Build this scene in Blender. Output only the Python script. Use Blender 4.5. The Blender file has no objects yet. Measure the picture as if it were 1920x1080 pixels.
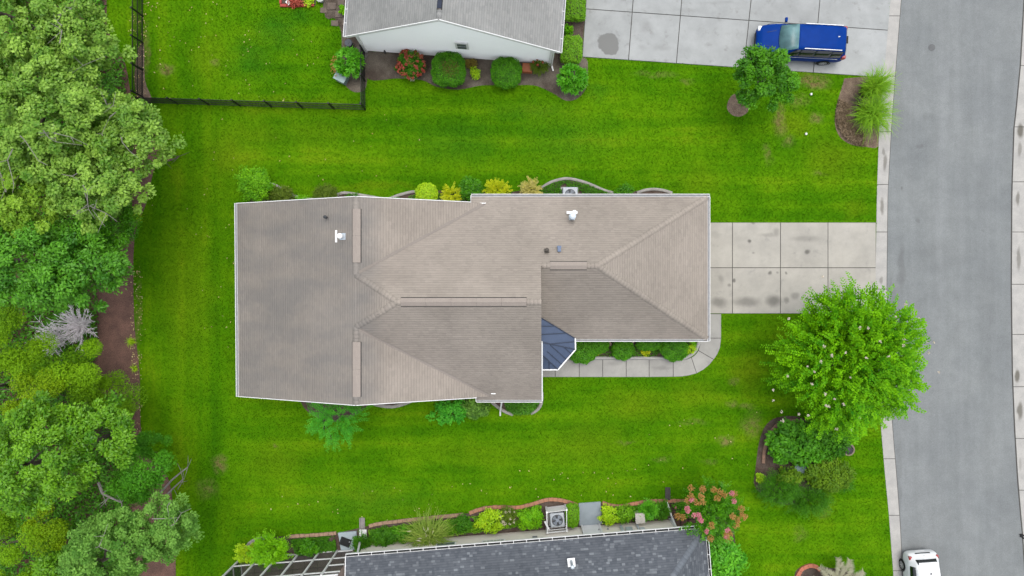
import bpy, math, random
import numpy as np
from mathutils import Vector, Matrix

# ------------------------------------------------------------------ camera, light, exposure
scene = bpy.context.scene
COL = scene.collection
CAM_H = 40.0
cam_data = bpy.data.cameras.new("camera")
cam_data.sensor_width = 36.0
cam_data.lens = 24.0
cam_data.clip_end = 2000.0
cam = bpy.data.objects.new("camera", cam_data)
cam.location = (0, 0, CAM_H)
COL.objects.link(cam)
scene.camera = cam

SUN_EL = math.radians(76)
SUN_AZ = math.radians(24)          # measured from +Y towards +X
sun_vec = Vector((math.sin(SUN_AZ) * math.cos(SUN_EL), math.cos(SUN_AZ) * math.cos(SUN_EL), math.sin(SUN_EL)))
world = bpy.data.worlds.new("World")
scene.world = world
world.use_nodes = True
wn = world.node_tree
bg = wn.nodes["Background"]
sky = wn.nodes.new("ShaderNodeTexSky")
sky.sky_type = 'NISHITA'
sky.sun_disc = False
sky.sun_elevation = SUN_EL
sky.sun_rotation = SUN_AZ
sky.dust_density = 3.0
hsv = wn.nodes.new("ShaderNodeHueSaturation")
hsv.inputs["Saturation"].default_value = 0.32      # hazy, overcast sky
wn.links.new(sky.outputs[0], hsv.inputs["Color"])
wn.links.new(hsv.outputs[0], bg.inputs[0])
bg.inputs[1].default_value = 0.15
sun_data = bpy.data.lights.new("sun", 'SUN')
sun_data.energy = 0.5
sun_data.angle = math.radians(45)
sun_data.color = (1.0, 0.95, 0.87)
sun = bpy.data.objects.new("sun", sun_data)
sun.rotation_euler = sun_vec.to_track_quat('Z', 'Y').to_euler()
sun.location = (20, 20, 60)
COL.objects.link(sun)
vs = scene.view_settings
vs.view_transform = 'Standard'
vs.look = 'None'
vs.gamma = 1.0
vs.exposure = 1.34
vs.use_curve_mapping = False
scene.cycles.max_bounces = 6
scene.cycles.transparent_max_bounces = 8

# ------------------------------------------------------------------ helpers
S = 1.0 / 32.0                      # metres per photo pixel on the ground
def P(px, py, h=0.0):
    """the point at height h that the photo shows at pixel (px, py)"""
    k = S * (CAM_H - h) / CAM_H
    return Vector(((px - 960) * k, -(py - 540) * k, h))
def G(xr, yr, h=0.0):
    """plan coordinates (photo pixels at ground scale, from the centre) to metres"""
    return Vector((xr * S, -yr * S, h))
RNG = np.random.default_rng(7)
LOC = {}

def tag(o, label=None, cat=None, group=None, kind=None):
    if label: o['label'] = label
    if cat: o['category'] = cat
    if group: o['group'] = group
    if kind: o['kind'] = kind
    return o
def thing(name, label, cat, loc, group=None, rotz=0.0, kind=None):
    o = bpy.data.objects.new(name, None)
    o.empty_display_size = 0.2
    COL.objects.link(o)
    o.location = loc
    o.rotation_euler = (0, 0, rotz)
    LOC[o.name] = Vector(loc)
    return tag(o, label, cat, group, kind)
def child(o, parent, world_verts=True):
    o.parent = parent
    return o
def origin(o):
    p = Vector((0, 0, 0))
    while o is not None:
        p = p + LOC.get(o.name, Vector((0, 0, 0)))
        o = o.parent
    return p
def link(name, me, parent=None, loc=None):
    o = bpy.data.objects.new(name, me)
    COL.objects.link(o)
    if parent is not None:
        o.parent = parent
    if loc is not None:
        o.location = loc
    return o

def np_mesh(name, verts, faces_flat, counts, mat, smooth=False, attrs=None):
    """fast mesh from arrays"""
    verts = np.asarray(verts, dtype=np.float32)
    faces_flat = np.asarray(faces_flat, dtype=np.int32)
    counts = np.asarray(counts, dtype=np.int32)
    me = bpy.data.meshes.new(name)
    me.vertices.add(len(verts)); me.vertices.foreach_set("co", verts.ravel())
    me.loops.add(len(faces_flat)); me.loops.foreach_set("vertex_index", faces_flat)
    me.polygons.add(len(counts))
    starts = np.zeros(len(counts), dtype=np.int32); starts[1:] = np.cumsum(counts)[:-1]
    me.polygons.foreach_set("loop_start", starts)
    me.polygons.foreach_set("loop_total", counts)
    if smooth:
        me.polygons.foreach_set("use_smooth", np.ones(len(counts), dtype=bool))
    for an, arr in (attrs or {}).items():
        a = me.attributes.new(an, 'FLOAT', 'POINT')
        a.data.foreach_set("value", np.asarray(arr, dtype=np.float32))
    for m in (mat if isinstance(mat, (list, tuple)) else [mat]):
        me.materials.append(m)
    me.update(calc_edges=True)
    return me

class MB:
    """collects shapes (world coordinates) into one mesh"""
    def __init__(self):
        self.v = []; self.f = []; self.m = []
    def add(self, vs, fs, mi=0):
        b = len(self.v)
        self.v += [tuple(v) for v in vs]
        self.f += [tuple(i + b for i in f) for f in fs]
        self.m += [mi] * len(fs)
    def box(self, c, size, rotz=0.0, mi=0, rot=None):
        c = Vector(c); sx, sy, sz = (s / 2 for s in size)
        R = rot if rot is not None else Matrix.Rotation(rotz, 3, 'Z')
        vs = [c + R @ Vector((x * sx, y * sy, z * sz)) for z in (-1, 1) for y in (-1, 1) for x in (-1, 1)]
        self.add(vs, [(0, 2, 3, 1), (4, 5, 7, 6), (0, 1, 5, 4), (2, 6, 7, 3), (0, 4, 6, 2), (1, 3, 7, 5)], mi)
        return self
    def prism(self, pts, z0, z1, mi=0):
        """pts: CCW or CW list of (x, y); z may be callable"""
        a = sum(pts[i][0] * pts[(i + 1) % len(pts)][1] - pts[(i + 1) % len(pts)][0] * pts[i][1] for i in range(len(pts)))
        if a < 0: pts = list(reversed(pts))
        f0 = z0 if callable(z0) else (lambda x, y: z0)
        f1 = z1 if callable(z1) else (lambda x, y: z1)
        n = len(pts)
        vs = [(p[0], p[1], f0(p[0], p[1])) for p in pts] + [(p[0], p[1], f1(p[0], p[1])) for p in pts]
        fs = [tuple(reversed(range(n))), tuple(range(n, 2 * n))] + [(i, (i + 1) % n, n + (i + 1) % n, n + i) for i in range(n)]
        self.add(vs, fs, mi)
        return self
    def bar(self, a, b, w, h, up=Vector((0, 0, 1)), mi=0):
        a = Vector(a); b = Vector(b); d = (b - a)
        L = d.length; d.normalize()
        s = d.cross(up)
        if s.length < 1e-4: s = d.cross(Vector((1, 0, 0)))
        s.normalize(); u = s.cross(d)
        R = Matrix((d, s, u)).transposed()
        return self.box((a + b) / 2, (L, w, h), rot=R, mi=mi)
    def tube(self, pts, rad, n=6, cap=True, mi=0):
        pts = [Vector(p) for p in pts]
        if not hasattr(rad, '__len__'): rad = [rad] * len(pts)
        rings = []; prev = None
        for i, p in enumerate(pts):
            d = (pts[min(i + 1, len(pts) - 1)] - pts[max(i - 1, 0)]).normalized()
            ref = Vector((0, 0, 1)) if abs(d.z) < 0.9 else Vector((1, 0, 0))
            if prev is None: s = d.cross(ref).normalized()
            else:
                s = (prev - d * prev.dot(d))
                s = s.normalized() if s.length > 1e-5 else d.cross(ref).normalized()
            prev = s; t = d.cross(s)
            rings.append([p + (s * math.cos(2 * math.pi * k / n) + t * math.sin(2 * math.pi * k / n)) * rad[i] for k in range(n)])
        vs = [v for r in rings for v in r]; fs = []
        for i in range(len(pts) - 1):
            for k in range(n):
                fs.append((i * n + k, i * n + (k + 1) % n, (i + 1) * n + (k + 1) % n, (i + 1) * n + k))
        if cap:
            fs.append(tuple(reversed(range(n)))); fs.append(tuple(range((len(pts) - 1) * n, len(pts) * n)))
        self.add(vs, fs, mi)
        return self
    def lathe(self, c, prof, n=20, mi=0, axis=None):
        """prof: list of (r, z)"""
        c = Vector(c); R = axis if axis is not None else Matrix.Identity(3)
        vs = []; fs = []
        for r, z in prof:
            for k in range(n):
                a = 2 * math.pi * k / n
                vs.append(c + R @ Vector((r * math.cos(a), r * math.sin(a), z)))
        for i in range(len(prof) - 1):
            for k in range(n):
                fs.append((i * n + k, i * n + (k + 1) % n, (i + 1) * n + (k + 1) % n, (i + 1) * n + k))
        fs.append(tuple(reversed(range(n)))); fs.append(tuple(range((len(prof) - 1) * n, len(prof) * n)))
        self.add(vs, fs, mi)
        return self
    def build(self, name, mat, parent=None, smooth=False, kind=None, label=None):
        off = origin(parent) if parent is not None else Vector((0, 0, 0))
        me = bpy.data.meshes.new(name)
        me.from_pydata([(v[0] - off.x, v[1] - off.y, v[2] - off.z) for v in self.v], [], self.f)
        for m in (mat if isinstance(mat, (list, tuple)) else [mat]): me.materials.append(m)
        if any(self.m): me.polygons.foreach_set("material_index", np.array(self.m, dtype=np.int32))
        if smooth: me.polygons.foreach_set("use_smooth", np.ones(len(me.polygons), dtype=bool))
        me.update()
        o = link(name, me, parent)
        if kind: o['kind'] = kind
        if label: o['label'] = label
        return o

def strip_pts(pts, n=6):
    """Catmull-Rom through 2-D points"""
    pts = [np.array(p, dtype=float) for p in pts]
    out = []
    for i in range(len(pts) - 1):
        p0 = pts[max(i - 1, 0)]; p1 = pts[i]; p2 = pts[i + 1]; p3 = pts[min(i + 2, len(pts) - 1)]
        for k in range(n):
            t = k / n
            out.append(0.5 * ((2 * p1) + (-p0 + p2) * t + (2 * p0 - 5 * p1 + 4 * p2 - p3) * t * t + (-p0 + 3 * p1 - 3 * p2 + p3) * t ** 3))
    out.append(pts[-1])
    return out
def in_poly(x, y, poly):
    poly = np.asarray(poly, dtype=float)
    ins = np.zeros(x.shape, dtype=bool); n = len(poly); j = n - 1
    for i in range(n):
        xi, yi = poly[i]; xj, yj = poly[j]
        if yi != yj:
            ins ^= ((yi > y) != (yj > y)) & (x < (xj - xi) * (y - yi) / (yj - yi) + xi)
        j = i
    return ins

# ------------------------------------------------------------------ materials
class NT:
    def __init__(self, tree):
        self.t = tree
    def n(self, typ, **kw):
        nd = self.t.nodes.new("ShaderNode" + typ)
        for k, v in kw.items():
            if k.startswith('i_'):
                key = k[2:]
                key = int(key) if key.isdigit() else key.replace('_', ' ')
                self.put(nd.inputs[key], v)
            else:
                setattr(nd, k, v)
        return nd
    def put(self, sock, v):
        if hasattr(v, 'is_output'): self.t.links.new(v, sock)
        elif hasattr(v, 'outputs'): self.t.links.new(v.outputs[0], sock)
        else:
            if sock.type == 'RGBA' and len(v) == 3: v = (*v, 1)
            sock.default_value = v
    def math(self, op, a, b=None, c=None, clamp=False):
        nd = self.t.nodes.new("ShaderNodeMath"); nd.operation = op; nd.use_clamp = clamp
        self.put(nd.inputs[0], a)
        if b is not None: self.put(nd.inputs[1], b)
        if c is not None: self.put(nd.inputs[2], c)
        return nd.outputs[0]
    def vmath(self, op, a, b=None):
        nd = self.t.nodes.new("ShaderNodeVectorMath"); nd.operation = op
        self.put(nd.inputs[0], a)
        if b is not None: self.put(nd.inputs[1], b)
        return nd
    def mix(self, f, a, b, typ='MIX'):
        nd = self.t.nodes.new("ShaderNodeMix"); nd.data_type = 'RGBA'; nd.blend_type = typ
        self.put(nd.inputs[0], f); self.put(nd.inputs[6], a); self.put(nd.inputs[7], b)
        return nd.outputs[2]
    def noise(self, vec, scale, detail=3, rough=0.55):
        nd = self.n('TexNoise', i_Scale=scale, i_Detail=detail, i_Roughness=rough)
        self.put(nd.inputs['Vector'], vec)
        return nd.outputs['Fac']
    def ramp(self, f, stops):
        nd = self.t.nodes.new("ShaderNodeValToRGB")
        el = nd.color_ramp.elements
        while len(el) < len(stops): el.new(0.5)
        for e, (p, c) in zip(el, stops):
            e.position = p; e.color = (*c, 1) if len(c) == 3 else c
        self.put(nd.inputs[0], f)
        return nd.outputs[0]
    def mr(self, f, a, b, c=0.0, d=1.0, smooth=True):
        nd = self.t.nodes.new("ShaderNodeMapRange")
        nd.interpolation_type = 'SMOOTHSTEP' if smooth else 'LINEAR'
        self.put(nd.inputs[0], f)
        for i, v in zip((1, 2, 3, 4), (a, b, c, d)): nd.inputs[i].default_value = v
        return nd.outputs[0]
    def pos(self):
        return self.t.nodes.new("ShaderNodeNewGeometry").outputs['Position']
    def spots(self, vec, spots, warp=0.25, wscale=1.5):
        """soft blotches at given places: (x, y, rx, ry, strength, softness); result 0..1"""
        nz = self.n('TexNoise', i_Scale=wscale, i_Detail=4.0)
        self.put(nz.inputs['Vector'], vec)
        off = self.vmath('SUBTRACT', nz.outputs['Color'], (0.5, 0.5, 0.5))
        sc = self.vmath('MULTIPLY', off, (warp * 4, warp * 4, 0))
        w = self.vmath('ADD', vec, sc)
        tot = 0.0
        for (x, y, rx, ry, st, sf) in spots:
            d = self.vmath('SUBTRACT', w, (x, y, 0))
            d = self.vmath('MULTIPLY', d, (1 / rx, 1 / ry, 0))
            L = self.vmath('LENGTH', d).outputs['Value']
            v = self.mr(L, 1.0, 1.0 - sf, 0.0, st)
            tot = self.math('MAXIMUM', v, tot)
        return tot

def new_mat(name):
    m = bpy.data.materials.new(name); m.use_nodes = True
    t = NT(m.node_tree)
    b = m.node_tree.nodes["Principled BSDF"]
    return m, t, b
MATS = {}
K = 0.575         # scales the colours below to real-world reflectance at this exposure
kc = lambda c, k=K: tuple(x * k for x in c)
BRIGHT = {'white_siding': 1.0, 'white_trim': .72, 'beige_siding': .78, 'galvanised': .66, 'dead_wood': 1.15, 'alloy': .7, 'clear_lens': .7}
def pm(name, c1, c2=None, scale=4.0, rough=0.8, fine=40.0, fine_amt=0.15, bump=0.0, bscale=60.0, spec=0.3, metal=0.0, coat=0.0, spots=None, spot_col=(0.05, 0.05, 0.045), warp=0.25, wscale=1.5, stretch=None):
    if name in MATS: return MATS[name]
    m, t, b = new_mat(name)
    p = t.pos()
    if stretch: p2 = t.vmath('MULTIPLY', p, stretch).outputs[0]
    else: p2 = p
    c2 = c2 or tuple(x * 0.8 for x in c1)
    c1 = kc(c1, BRIGHT.get(name, K)); c2 = kc(c2, BRIGHT.get(name, K)); spot_col = kc(spot_col)
    f = t.mr(t.noise(p2, scale, 4), 0.3, 0.7)
    col = t.mix(f, c1, c2)
    fn = t.noise(p, fine, 2)
    col = t.mix(1.0, col, t.mr(fn, 0.25, 0.75, 1 - fine_amt, 1 + fine_amt, smooth=False), 'MULTIPLY')
    if spots:
        col = t.mix(t.spots(p, spots, warp, wscale), col, spot_col)
    t.put(b.inputs['Base Color'], col)
    b.inputs['Roughness'].default_value = rough
    b.inputs['Specular IOR Level'].default_value = spec
    b.inputs['Metallic'].default_value = metal
    b.inputs['Coat Weight'].default_value = coat
    if bump:
        bn = t.n('Bump', i_Strength=bump, i_Distance=0.02)
        t.put(bn.inputs['Height'], t.noise(p, bscale, 4))
        t.put(b.inputs['Normal'], bn)
    MATS[name] = m
    return m

def leaf_mat(name, ca, cb, trans=0.4, rough=0.5, spec=0.35, gain=(1.65, 2.1, 0.75)):
    ca = tuple(min(.85, x * g) for x, g in zip(ca, gain)); cb = tuple(min(.85, x * g) for x, g in zip(cb, gain)); spec *= .45; ca = kc(ca, .63); cb = kc(cb, .63)
    if name in MATS: return MATS[name]
    m, t, b = new_mat(name)
    g = t.t.nodes.new("ShaderNodeNewGeometry")
    at = t.n('Attribute', attribute_name='tint')
    nz = t.noise(g.outputs['Position'], 0.9, 2)
    f = t.math('ADD', t.math('MULTIPLY', at.outputs['Fac'], 0.55), t.math('MULTIPLY', g.outputs['Random Per Island'], 0.35))
    f = t.math('ADD', f, t.math('MULTIPLY', t.math('SUBTRACT', nz, 0.5), 0.5), clamp=True)
    col = t.mix(f, ca, cb)
    t.put(b.inputs['Base Color'], col)
    b.inputs['Roughness'].default_value = rough
    b.inputs['Specular IOR Level'].default_value = spec
    tr = t.n('BsdfTranslucent'); t.put(tr.inputs['Color'], t.mix(0.35, col, (0.25, 0.4, 0.02)))
    mx = t.n('MixShader'); mx.inputs[0].default_value = trans
    out = t.t.nodes['Material Output']
    t.t.links.new(b.outputs[0], mx.inputs[1]); t.t.links.new(tr.outputs[0], mx.inputs[2])
    t.t.links.new(mx.outputs[0], out.inputs['Surface'])
    MATS[name] = m
    return m

# colour of the turf: shared by the ground sheet and the blades
def w2(px, py): v = P(px, py); return v.x, v.y
TURF_YELLOW = [(350, 560, 80, 230, .38), (1010, 850, 200, 36, .25), (470, 250, 120, 40, .3), (430, 290, 70, 60, .55), (1560, 300, 90, 70, .5), (1480, 230, 60, 40, .6), (1310, 340, 70, 50, .3), (1190, 760, 110, 50, .45), (1100, 830, 130, 60, .35),
               (1400, 700, 50, 60, .45), (600, 250, 120, 40, .25), (520, 860, 90, 60, .35), (900, 850, 160, 40, .25), (1540, 940, 40, 70, .4), (1300, 740, 90, 40, .4), (390, 110, 60, 70, .35), (700, 350, 200, 12, .4), (1600, 390, 40, 30, .4), (560, 190, 180, 16, .35)]
TURF_DRY = [(312, 132, 22, 16, .9), (402, 118, 14, 10, .6), (412, 872, 22, 24, .75), (390, 915, 30, 26, .45), (1362, 827, 26, 13, .9), (1410, 800, 30, 36, .55), (1378, 715, 14, 12, .5), (1400, 765, 20, 10, .5), (1300, 790, 40, 8, .35), (1525, 152, 42, 20, .95), (1462, 225, 20, 42, .85), (1530, 222, 20, 16, .7), (1500, 190, 30, 20, .45), (1480, 265, 16, 18, .5), (1535, 328, 22, 10, .4), (1372, 760, 16, 10, .55), (1330, 860, 22, 10, .3),
            (1240, 862, 30, 8, .4), (1230, 138, 60, 9, .35), (1288, 152, 24, 8, .4), (1545, 960, 18, 12, .4), (1500, 1000, 20, 20, .3), (520, 838, 8, 9, .5), (275, 100, 10, 80, .5), (258, 600, 8, 130, .45), (1170, 828, 26, 5, .4), (1440, 290, 14, 30, .5)]
TURF_DEEP = [(520, 60, 60, 50, .55), (470, 110, 60, 60, .45), (860, 270, 130, 60, .35), (1060, 260, 150, 70, .3), (700, 940, 200, 50, .35), (1000, 210, 120, 30, .4), (1120, 170, 40, 30, .4), (560, 30, 40, 30, .5), (1330, 930, 90, 40, .35)]
def turf_colour(t):
    p = t.pos()
    big = t.noise(p, 0.10, 3)
    mid = t.noise(p, 0.55, 4)
    sh = t.noise(t.vmath('MULTIPLY', p, (0.05, 0.9, 1.0)).outputs[0], 1.0, 3)
    sv = t.noise(t.vmath('MULTIPLY', p, (0.9, 0.05, 1.0)).outputs[0], 1.0, 3)
    xm = t.mr(t.n('SeparateXYZ', i_0=p).outputs[0], -17.5, -15.5)
    st = t.math('ADD', t.math('MULTIPLY', sh, xm), t.math('MULTIPLY', sv, t.math('SUBTRACT', 1.0, xm)))
    fine = t.noise(p, 7.0, 3, 0.7)
    f = t.math('ADD', t.math('MULTIPLY', mid, 0.29), t.math('MULTIPLY', st, 0.44))
    f = t.math('ADD', f, t.math('MULTIPLY', big, 0.18))
    f = t.math('ADD', f, t.math('MULTIPLY', fine, 0.13))
    col = t.ramp(f, [(0.35, (0.036, 0.145, 0.002)), (0.47, (0.070, 0.220, 0.002)), (0.57, (0.114, 0.280, 0.003)), (0.68, (0.185, 0.325, 0.006))])
    def sp(lst, soft, warp):
        out = []
        for (x, y, rx, ry, s) in lst:
            wx, wy = w2(x, y); out.append((wx, wy, rx * S, ry * S, s, soft))
        return t.spots(p, out, warp, 0.9)
    col = t.mix(sp(TURF_DEEP, 1.0, 0.4), col, (0.022, 0.145, 0.008))
    col = t.mix(sp(TURF_YELLOW, 1.0, 0.4), col, (0.175, 0.27, 0.006))
    dry = t.math('MULTIPLY', sp(TURF_DRY, 0.9, 0.25), t.mr(t.noise(p, 3.0, 4, 0.7), 0.3, 0.62))
    col = t.mix(dry, col, (0.27, 0.20, 0.085))
    return t.mix(1.0, col, (K, K, K), 'MULTIPLY'), p
def turf_mats():
    m, t, b = new_mat("turf")
    col, p = turf_colour(t)
    t.put(b.inputs['Base Color'], col)
    b.inputs['Roughness'].default_value = 0.9
    b.inputs['Specular IOR Level'].default_value = 0.02
    bn = t.n('Bump', i_Strength=0.25, i_Distance=0.02)
    t.put(bn.inputs['Height'], t.noise(p, 22, 4, 0.7)); t.put(b.inputs['Normal'], bn)
    MATS['turf'] = m
    m2, t, b = new_mat("grass_blade")
    col, p = turf_colour(t)
    g = t.t.nodes.new("ShaderNodeNewGeometry")
    col = t.mix(1.0, col, t.mr(g.outputs['Random Per Island'], 0, 1, 0.92, 1.25, smooth=False), 'MULTIPLY')
    t.put(b.inputs['Base Color'], col)
    b.inputs['Roughness'].default_value = 0.7
    b.inputs['Specular IOR Level'].default_value = 0.03
    tr = t.n('BsdfTranslucent'); t.put(tr.inputs['Color'], col)
    mx = t.n('MixShader'); mx.inputs[0].default_value = 0.35
    t.t.links.new(b.outputs[0], mx.inputs[1]); t.t.links.new(tr.outputs[0], mx.inputs[2])
    t.t.links.new(mx.outputs[0], t.t.nodes['Material Output'].inputs['Surface'])
    MATS['blade'] = m2
turf_mats()

def sp_px(lst, soft=0.6):
    out = []
    for (x, y, rx, ry, s) in lst:
        wx, wy = w2(x, y); out.append((wx, wy, rx * S, ry * S, s, soft))
    return out

def shingle_mat(name, ca, cb, cc, streak_x=None, streak_amt=0.0):
    m, t, b = new_mat(name)
    ca, cb, cc = kc(ca), kc(cb), kc(cc)
    g = t.t.nodes.new("ShaderNodeNewGeometry")
    p = g.outputs['Position']
    tint = t.n('Attribute', attribute_name='tint').outputs['Fac']
    v = t.n('Attribute', attribute_name='v').outputs['Fac']
    col = t.ramp(tint, [(0.0, cb), (0.5, ca), (0.82, ca), (1.0, cc)])
    big = t.mr(t.noise(p, 0.35, 4), 0.3, 0.7, 0.9, 1.07)
    col = t.mix(1.0, col, big, 'MULTIPLY')
    gr = t.mr(t.noise(p, 55, 2), 0.25, 0.75, 0.85, 1.15, smooth=False)
    col = t.mix(1.0, col, gr, 'MULTIPLY')
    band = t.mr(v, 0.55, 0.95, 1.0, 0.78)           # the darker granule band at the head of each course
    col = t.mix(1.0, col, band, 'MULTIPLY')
    if streak_x:
        s = t.noise(t.vmath('MULTIPLY', p, (0.12, 0.95, 1.0)).outputs[0], 1.0, 5, 0.6)
        s = t.math('MULTIPLY', t.mr(s, 0.30, 0.72, .3, .8), streak_amt)
        s = t.math('MULTIPLY', s, t.mr(t.n('SeparateXYZ', i_0=p).outputs[0], streak_x[0], streak_x[1], 1.0, 0.0))
        col = t.mix(s, col, kc((0.205, 0.202, 0.196)))  # grey streaks over the west slope, fading out just past the ridge
    t.put(b.inputs['Base Color'], col)
    b.inputs['Roughness'].default_value = 0.92
    b.inputs['Specular IOR Level'].default_value = 0.15
    MATS[name] = m
    return m
tan_shingle = shingle_mat('tan_shingle', (0.408, 0.357, 0.306), (0.372, 0.325, 0.28), (0.43, 0.377, 0.324), streak_x=(-7.6, -6.2), streak_amt=0.8)
grey_shingle = shingle_mat('grey_shingle', (0.39, 0.39, 0.376), (0.345, 0.347, 0.336), (0.42, 0.416, 0.398))
slate_shingle = shingle_mat('slate_shingle', (0.132, 0.145, 0.164), (0.100, 0.112, 0.130), (0.235, 0.255, 0.275))

white = pm('white_trim', (0.80, 0.80, 0.79), (0.72, 0.72, 0.71), rough=0.45, fine_amt=0.04)
white_siding = pm('white_siding', (0.94, 0.94, 0.94), (0.92, 0.92, 0.92), rough=0.5, scale=1.0, fine_amt=0.03)
beige_siding = pm('beige_siding', (0.80, 0.74, 0.64), (0.74, 0.69, 0.59), rough=0.6, scale=1.0, fine_amt=0.05)
concrete = pm('concrete', (0.47, 0.46, 0.43), (0.40, 0.395, 0.375), scale=1.3, rough=0.9, fine=30, fine_amt=0.08, bump=0.15)
grey_pad = pm('grey_pad', (0.32, 0.37, 0.40), (0.28, 0.33, 0.36), scale=3, rough=0.8, fine_amt=0.06)
joint = pm('joint_soil', (0.10, 0.095, 0.085), scale=5, rough=0.95)
edge_concrete = pm('edge_concrete', (0.40, 0.38, 0.35), (0.30, 0.285, 0.26), scale=3, rough=0.9, fine_amt=0.12)
terracotta = pm('terracotta', (0.50, 0.22, 0.13), (0.36, 0.20, 0.12), scale=2.0, rough=0.85, fine_amt=0.15)
red_brick = pm('red_edging', (0.45, 0.06, 0.045), (0.36, 0.05, 0.04), rough=0.7)
mulch = pm('mulch', (0.085, 0.055, 0.042), (0.13, 0.10, 0.08), scale=2.2, rough=1.0, fine=28, fine_amt=0.6, bump=1.0, bscale=30)
bare_soil = pm('bare_soil', (0.075, 0.055, 0.042), (0.21, 0.18, 0.14), scale=0.7, rough=1.0, fine=24, fine_amt=0.45, bump=1.0, bscale=25)
straw_mulch = pm('straw_mulch', (0.25, 0.185, 0.13), (0.16, 0.11, 0.08), scale=3.0, rough=1.0, fine=22, fine_amt=0.5, bump=1.0, bscale=25)
red_mulch = pm('forest_floor', (0.23, 0.125, 0.095), (0.15, 0.085, 0.066), scale=1.5, rough=1.0, fine=22, fine_amt=0.5, bump=1.0, bscale=25)
black_metal = pm('black_metal', (0.012, 0.014, 0.014), rough=0.5)
dark_rubber = pm('dark_rubber', (0.02, 0.021, 0.022), rough=0.8)
bark = pm('bark', (0.16, 0.13, 0.10), (0.09, 0.07, 0.055), scale=8, rough=0.95, fine_amt=0.3)
pale_bark = pm('pale_bark', (0.42, 0.39, 0.35), (0.30, 0.27, 0.24), scale=8, rough=0.9)
dead_wood = pm('dead_wood', (0.58, 0.54, 0.55), (0.44, 0.41, 0.42), scale=6, rough=0.95)
galv = pm('galvanised', (0.62, 0.68, 0.72), (0.5, 0.57, 0.62), rough=0.35, metal=0.3)
dark_grey = pm('dark_grey', (0.05, 0.055, 0.06), rough=0.6)
mid_grey = pm('mid_grey', (0.28, 0.29, 0.30), rough=0.6)
brown_vent = pm('brown_vent', (0.375, 0.325, 0.282), (0.35, 0.30, 0.262), rough=0.9, fine=55, fine_amt=0.2)
blue_grey = pm('blue_grey_metal', (0.085, 0.12, 0.20), (0.07, 0.10, 0.17), scale=0.8, rough=0.5, spec=0.25, fine_amt=0.03)
# ------------------------------------------------------------------ ground, road, kerbs
def sheet(name, pts, z, mat, kind='structure', thick=None, px=True, parent=None):
    w = [P(x, y)[:2] for x, y in pts] if px else pts
    mb = MB()
    if thick: mb.prism(w, z - thick, z)
    else:
        a = sum(w[i][0] * w[(i + 1) % len(w)][1] - w[(i + 1) % len(w)][0] * w[i][1] for i in range(len(w)))
        if a < 0: w = list(reversed(w))
        mb.add([(x, y, z) for x, y in w], [tuple(range(len(w)))])
    return mb.build(name, mat, parent, kind=kind)

KL = ([-500, 0, 60, 143, 247, 360, 540, 700, 820, 900, 960, 1080, 1600], [1705, 1669, 1664, 1656, 1648, 1644, 1641, 1645, 1653, 1660, 1666, 1675, 1712])
KLO = ([-500, 0, 140, 250, 360, 540, 700, 815, 900, 980, 1040, 1080, 1600], [1725, 1689, 1678, 1670, 1664, 1662, 1665, 1674, 1681, 1687, 1690, 1692, 1724])
KR = ([-500, 0, 123, 215, 240, 360, 540, 700, 800, 900, 970, 1000, 1080, 1600], [1955, 1921, 1914, 1905, 1902, 1898, 1897, 1899, 1903, 1909, 1915, 1918, 1923, 1960])
def kx(K, y): return float(np.interp(y, K[0], K[1]))
YS = list(range(-500, 1601, 20))
sheet('ground', [(-9000, -9000), (9000, -9000), (9000, 9000), (-9000, 9000)], -0.25, MATS['turf'])
lawn_poly = [(-700, -500)] + [(kx(KL, y) + 1, y) for y in YS] + [(-700, 1600)]
sheet('lawn', lawn_poly, 0.0, MATS['turf'])
sheet('lawn', [(kx(KR, y) + 70, y) for y in YS] + [(2600, 1600), (2600, -500)], 0.0, MATS['turf'])

road_spots = sp_px([(1747, 89, 6, 6, .35), (1722, 272, 9, 5, .35), (1728, 272, 4, 4, .4), (1691, 353, 3, 3, .6), (1722, 411, 5, 5, .35), (1844, 433, 4, 5, .3), (1740, 220, 16, 10, .2), (1690, 500, 10, 60, .35), (1674, 600, 8, 120, .3), (1685, 900, 8, 120, .3), (1760, 480, 70, 40, .12), (1850, 560, 30, 120, .12)])
m_, t_, b_ = new_mat('asphalt')
p_ = t_.pos()
c_ = t_.mix(t_.mr(t_.noise(p_, 0.3, 4), 0.3, 0.7), (0.248, 0.262, 0.262), (0.208, 0.222, 0.226))
c_ = t_.mix(t_.math('MULTIPLY', t_.mr(t_.noise(t_.vmath('MULTIPLY', p_, (0.9, 0.05, 1)).outputs[0], 1.0, 3), 0.4, 0.75), 0.4), c_, (0.275, 0.287, 0.292))
c_ = t_.mix(1.0, c_, t_.mr(t_.noise(p_, 26, 3, 0.7), 0.25, 0.75, 0.76, 1.24, smooth=False), 'MULTIPLY')
c_ = t_.mix(1.0, c_, t_.mr(t_.noise(p_, 1.1, 6, 0.65), 0.3, 0.7, 0.93, 1.06), 'MULTIPLY')
c_ = t_.mix(1.0, c_, t_.mr(t_.noise(t_.vmath('MULTIPLY', p_, (1.6, 0.12, 1)).outputs[0], 1.0, 4), 0.35, 0.7, 0.95, 1.05), 'MULTIPLY')
c_ = t_.mix(t_.spots(p_, road_spots, 0.15, 1.2), c_, (0.12, 0.12, 0.12))
c_ = t_.mix(1.0, c_, (K * .93, K * .94, K * .93), 'MULTIPLY'); t_.put(b_.inputs['Base Color'], c_); b_.inputs['Roughness'].default_value = 0.9
bn_ = t_.n('Bump', i_Strength=0.35, i_Distance=0.02); t_.put(bn_.inputs['Height'], t_.noise(p_, 45, 3, 0.7)); t_.put(b_.inputs['Normal'], bn_)
asphalt = m_
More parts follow.
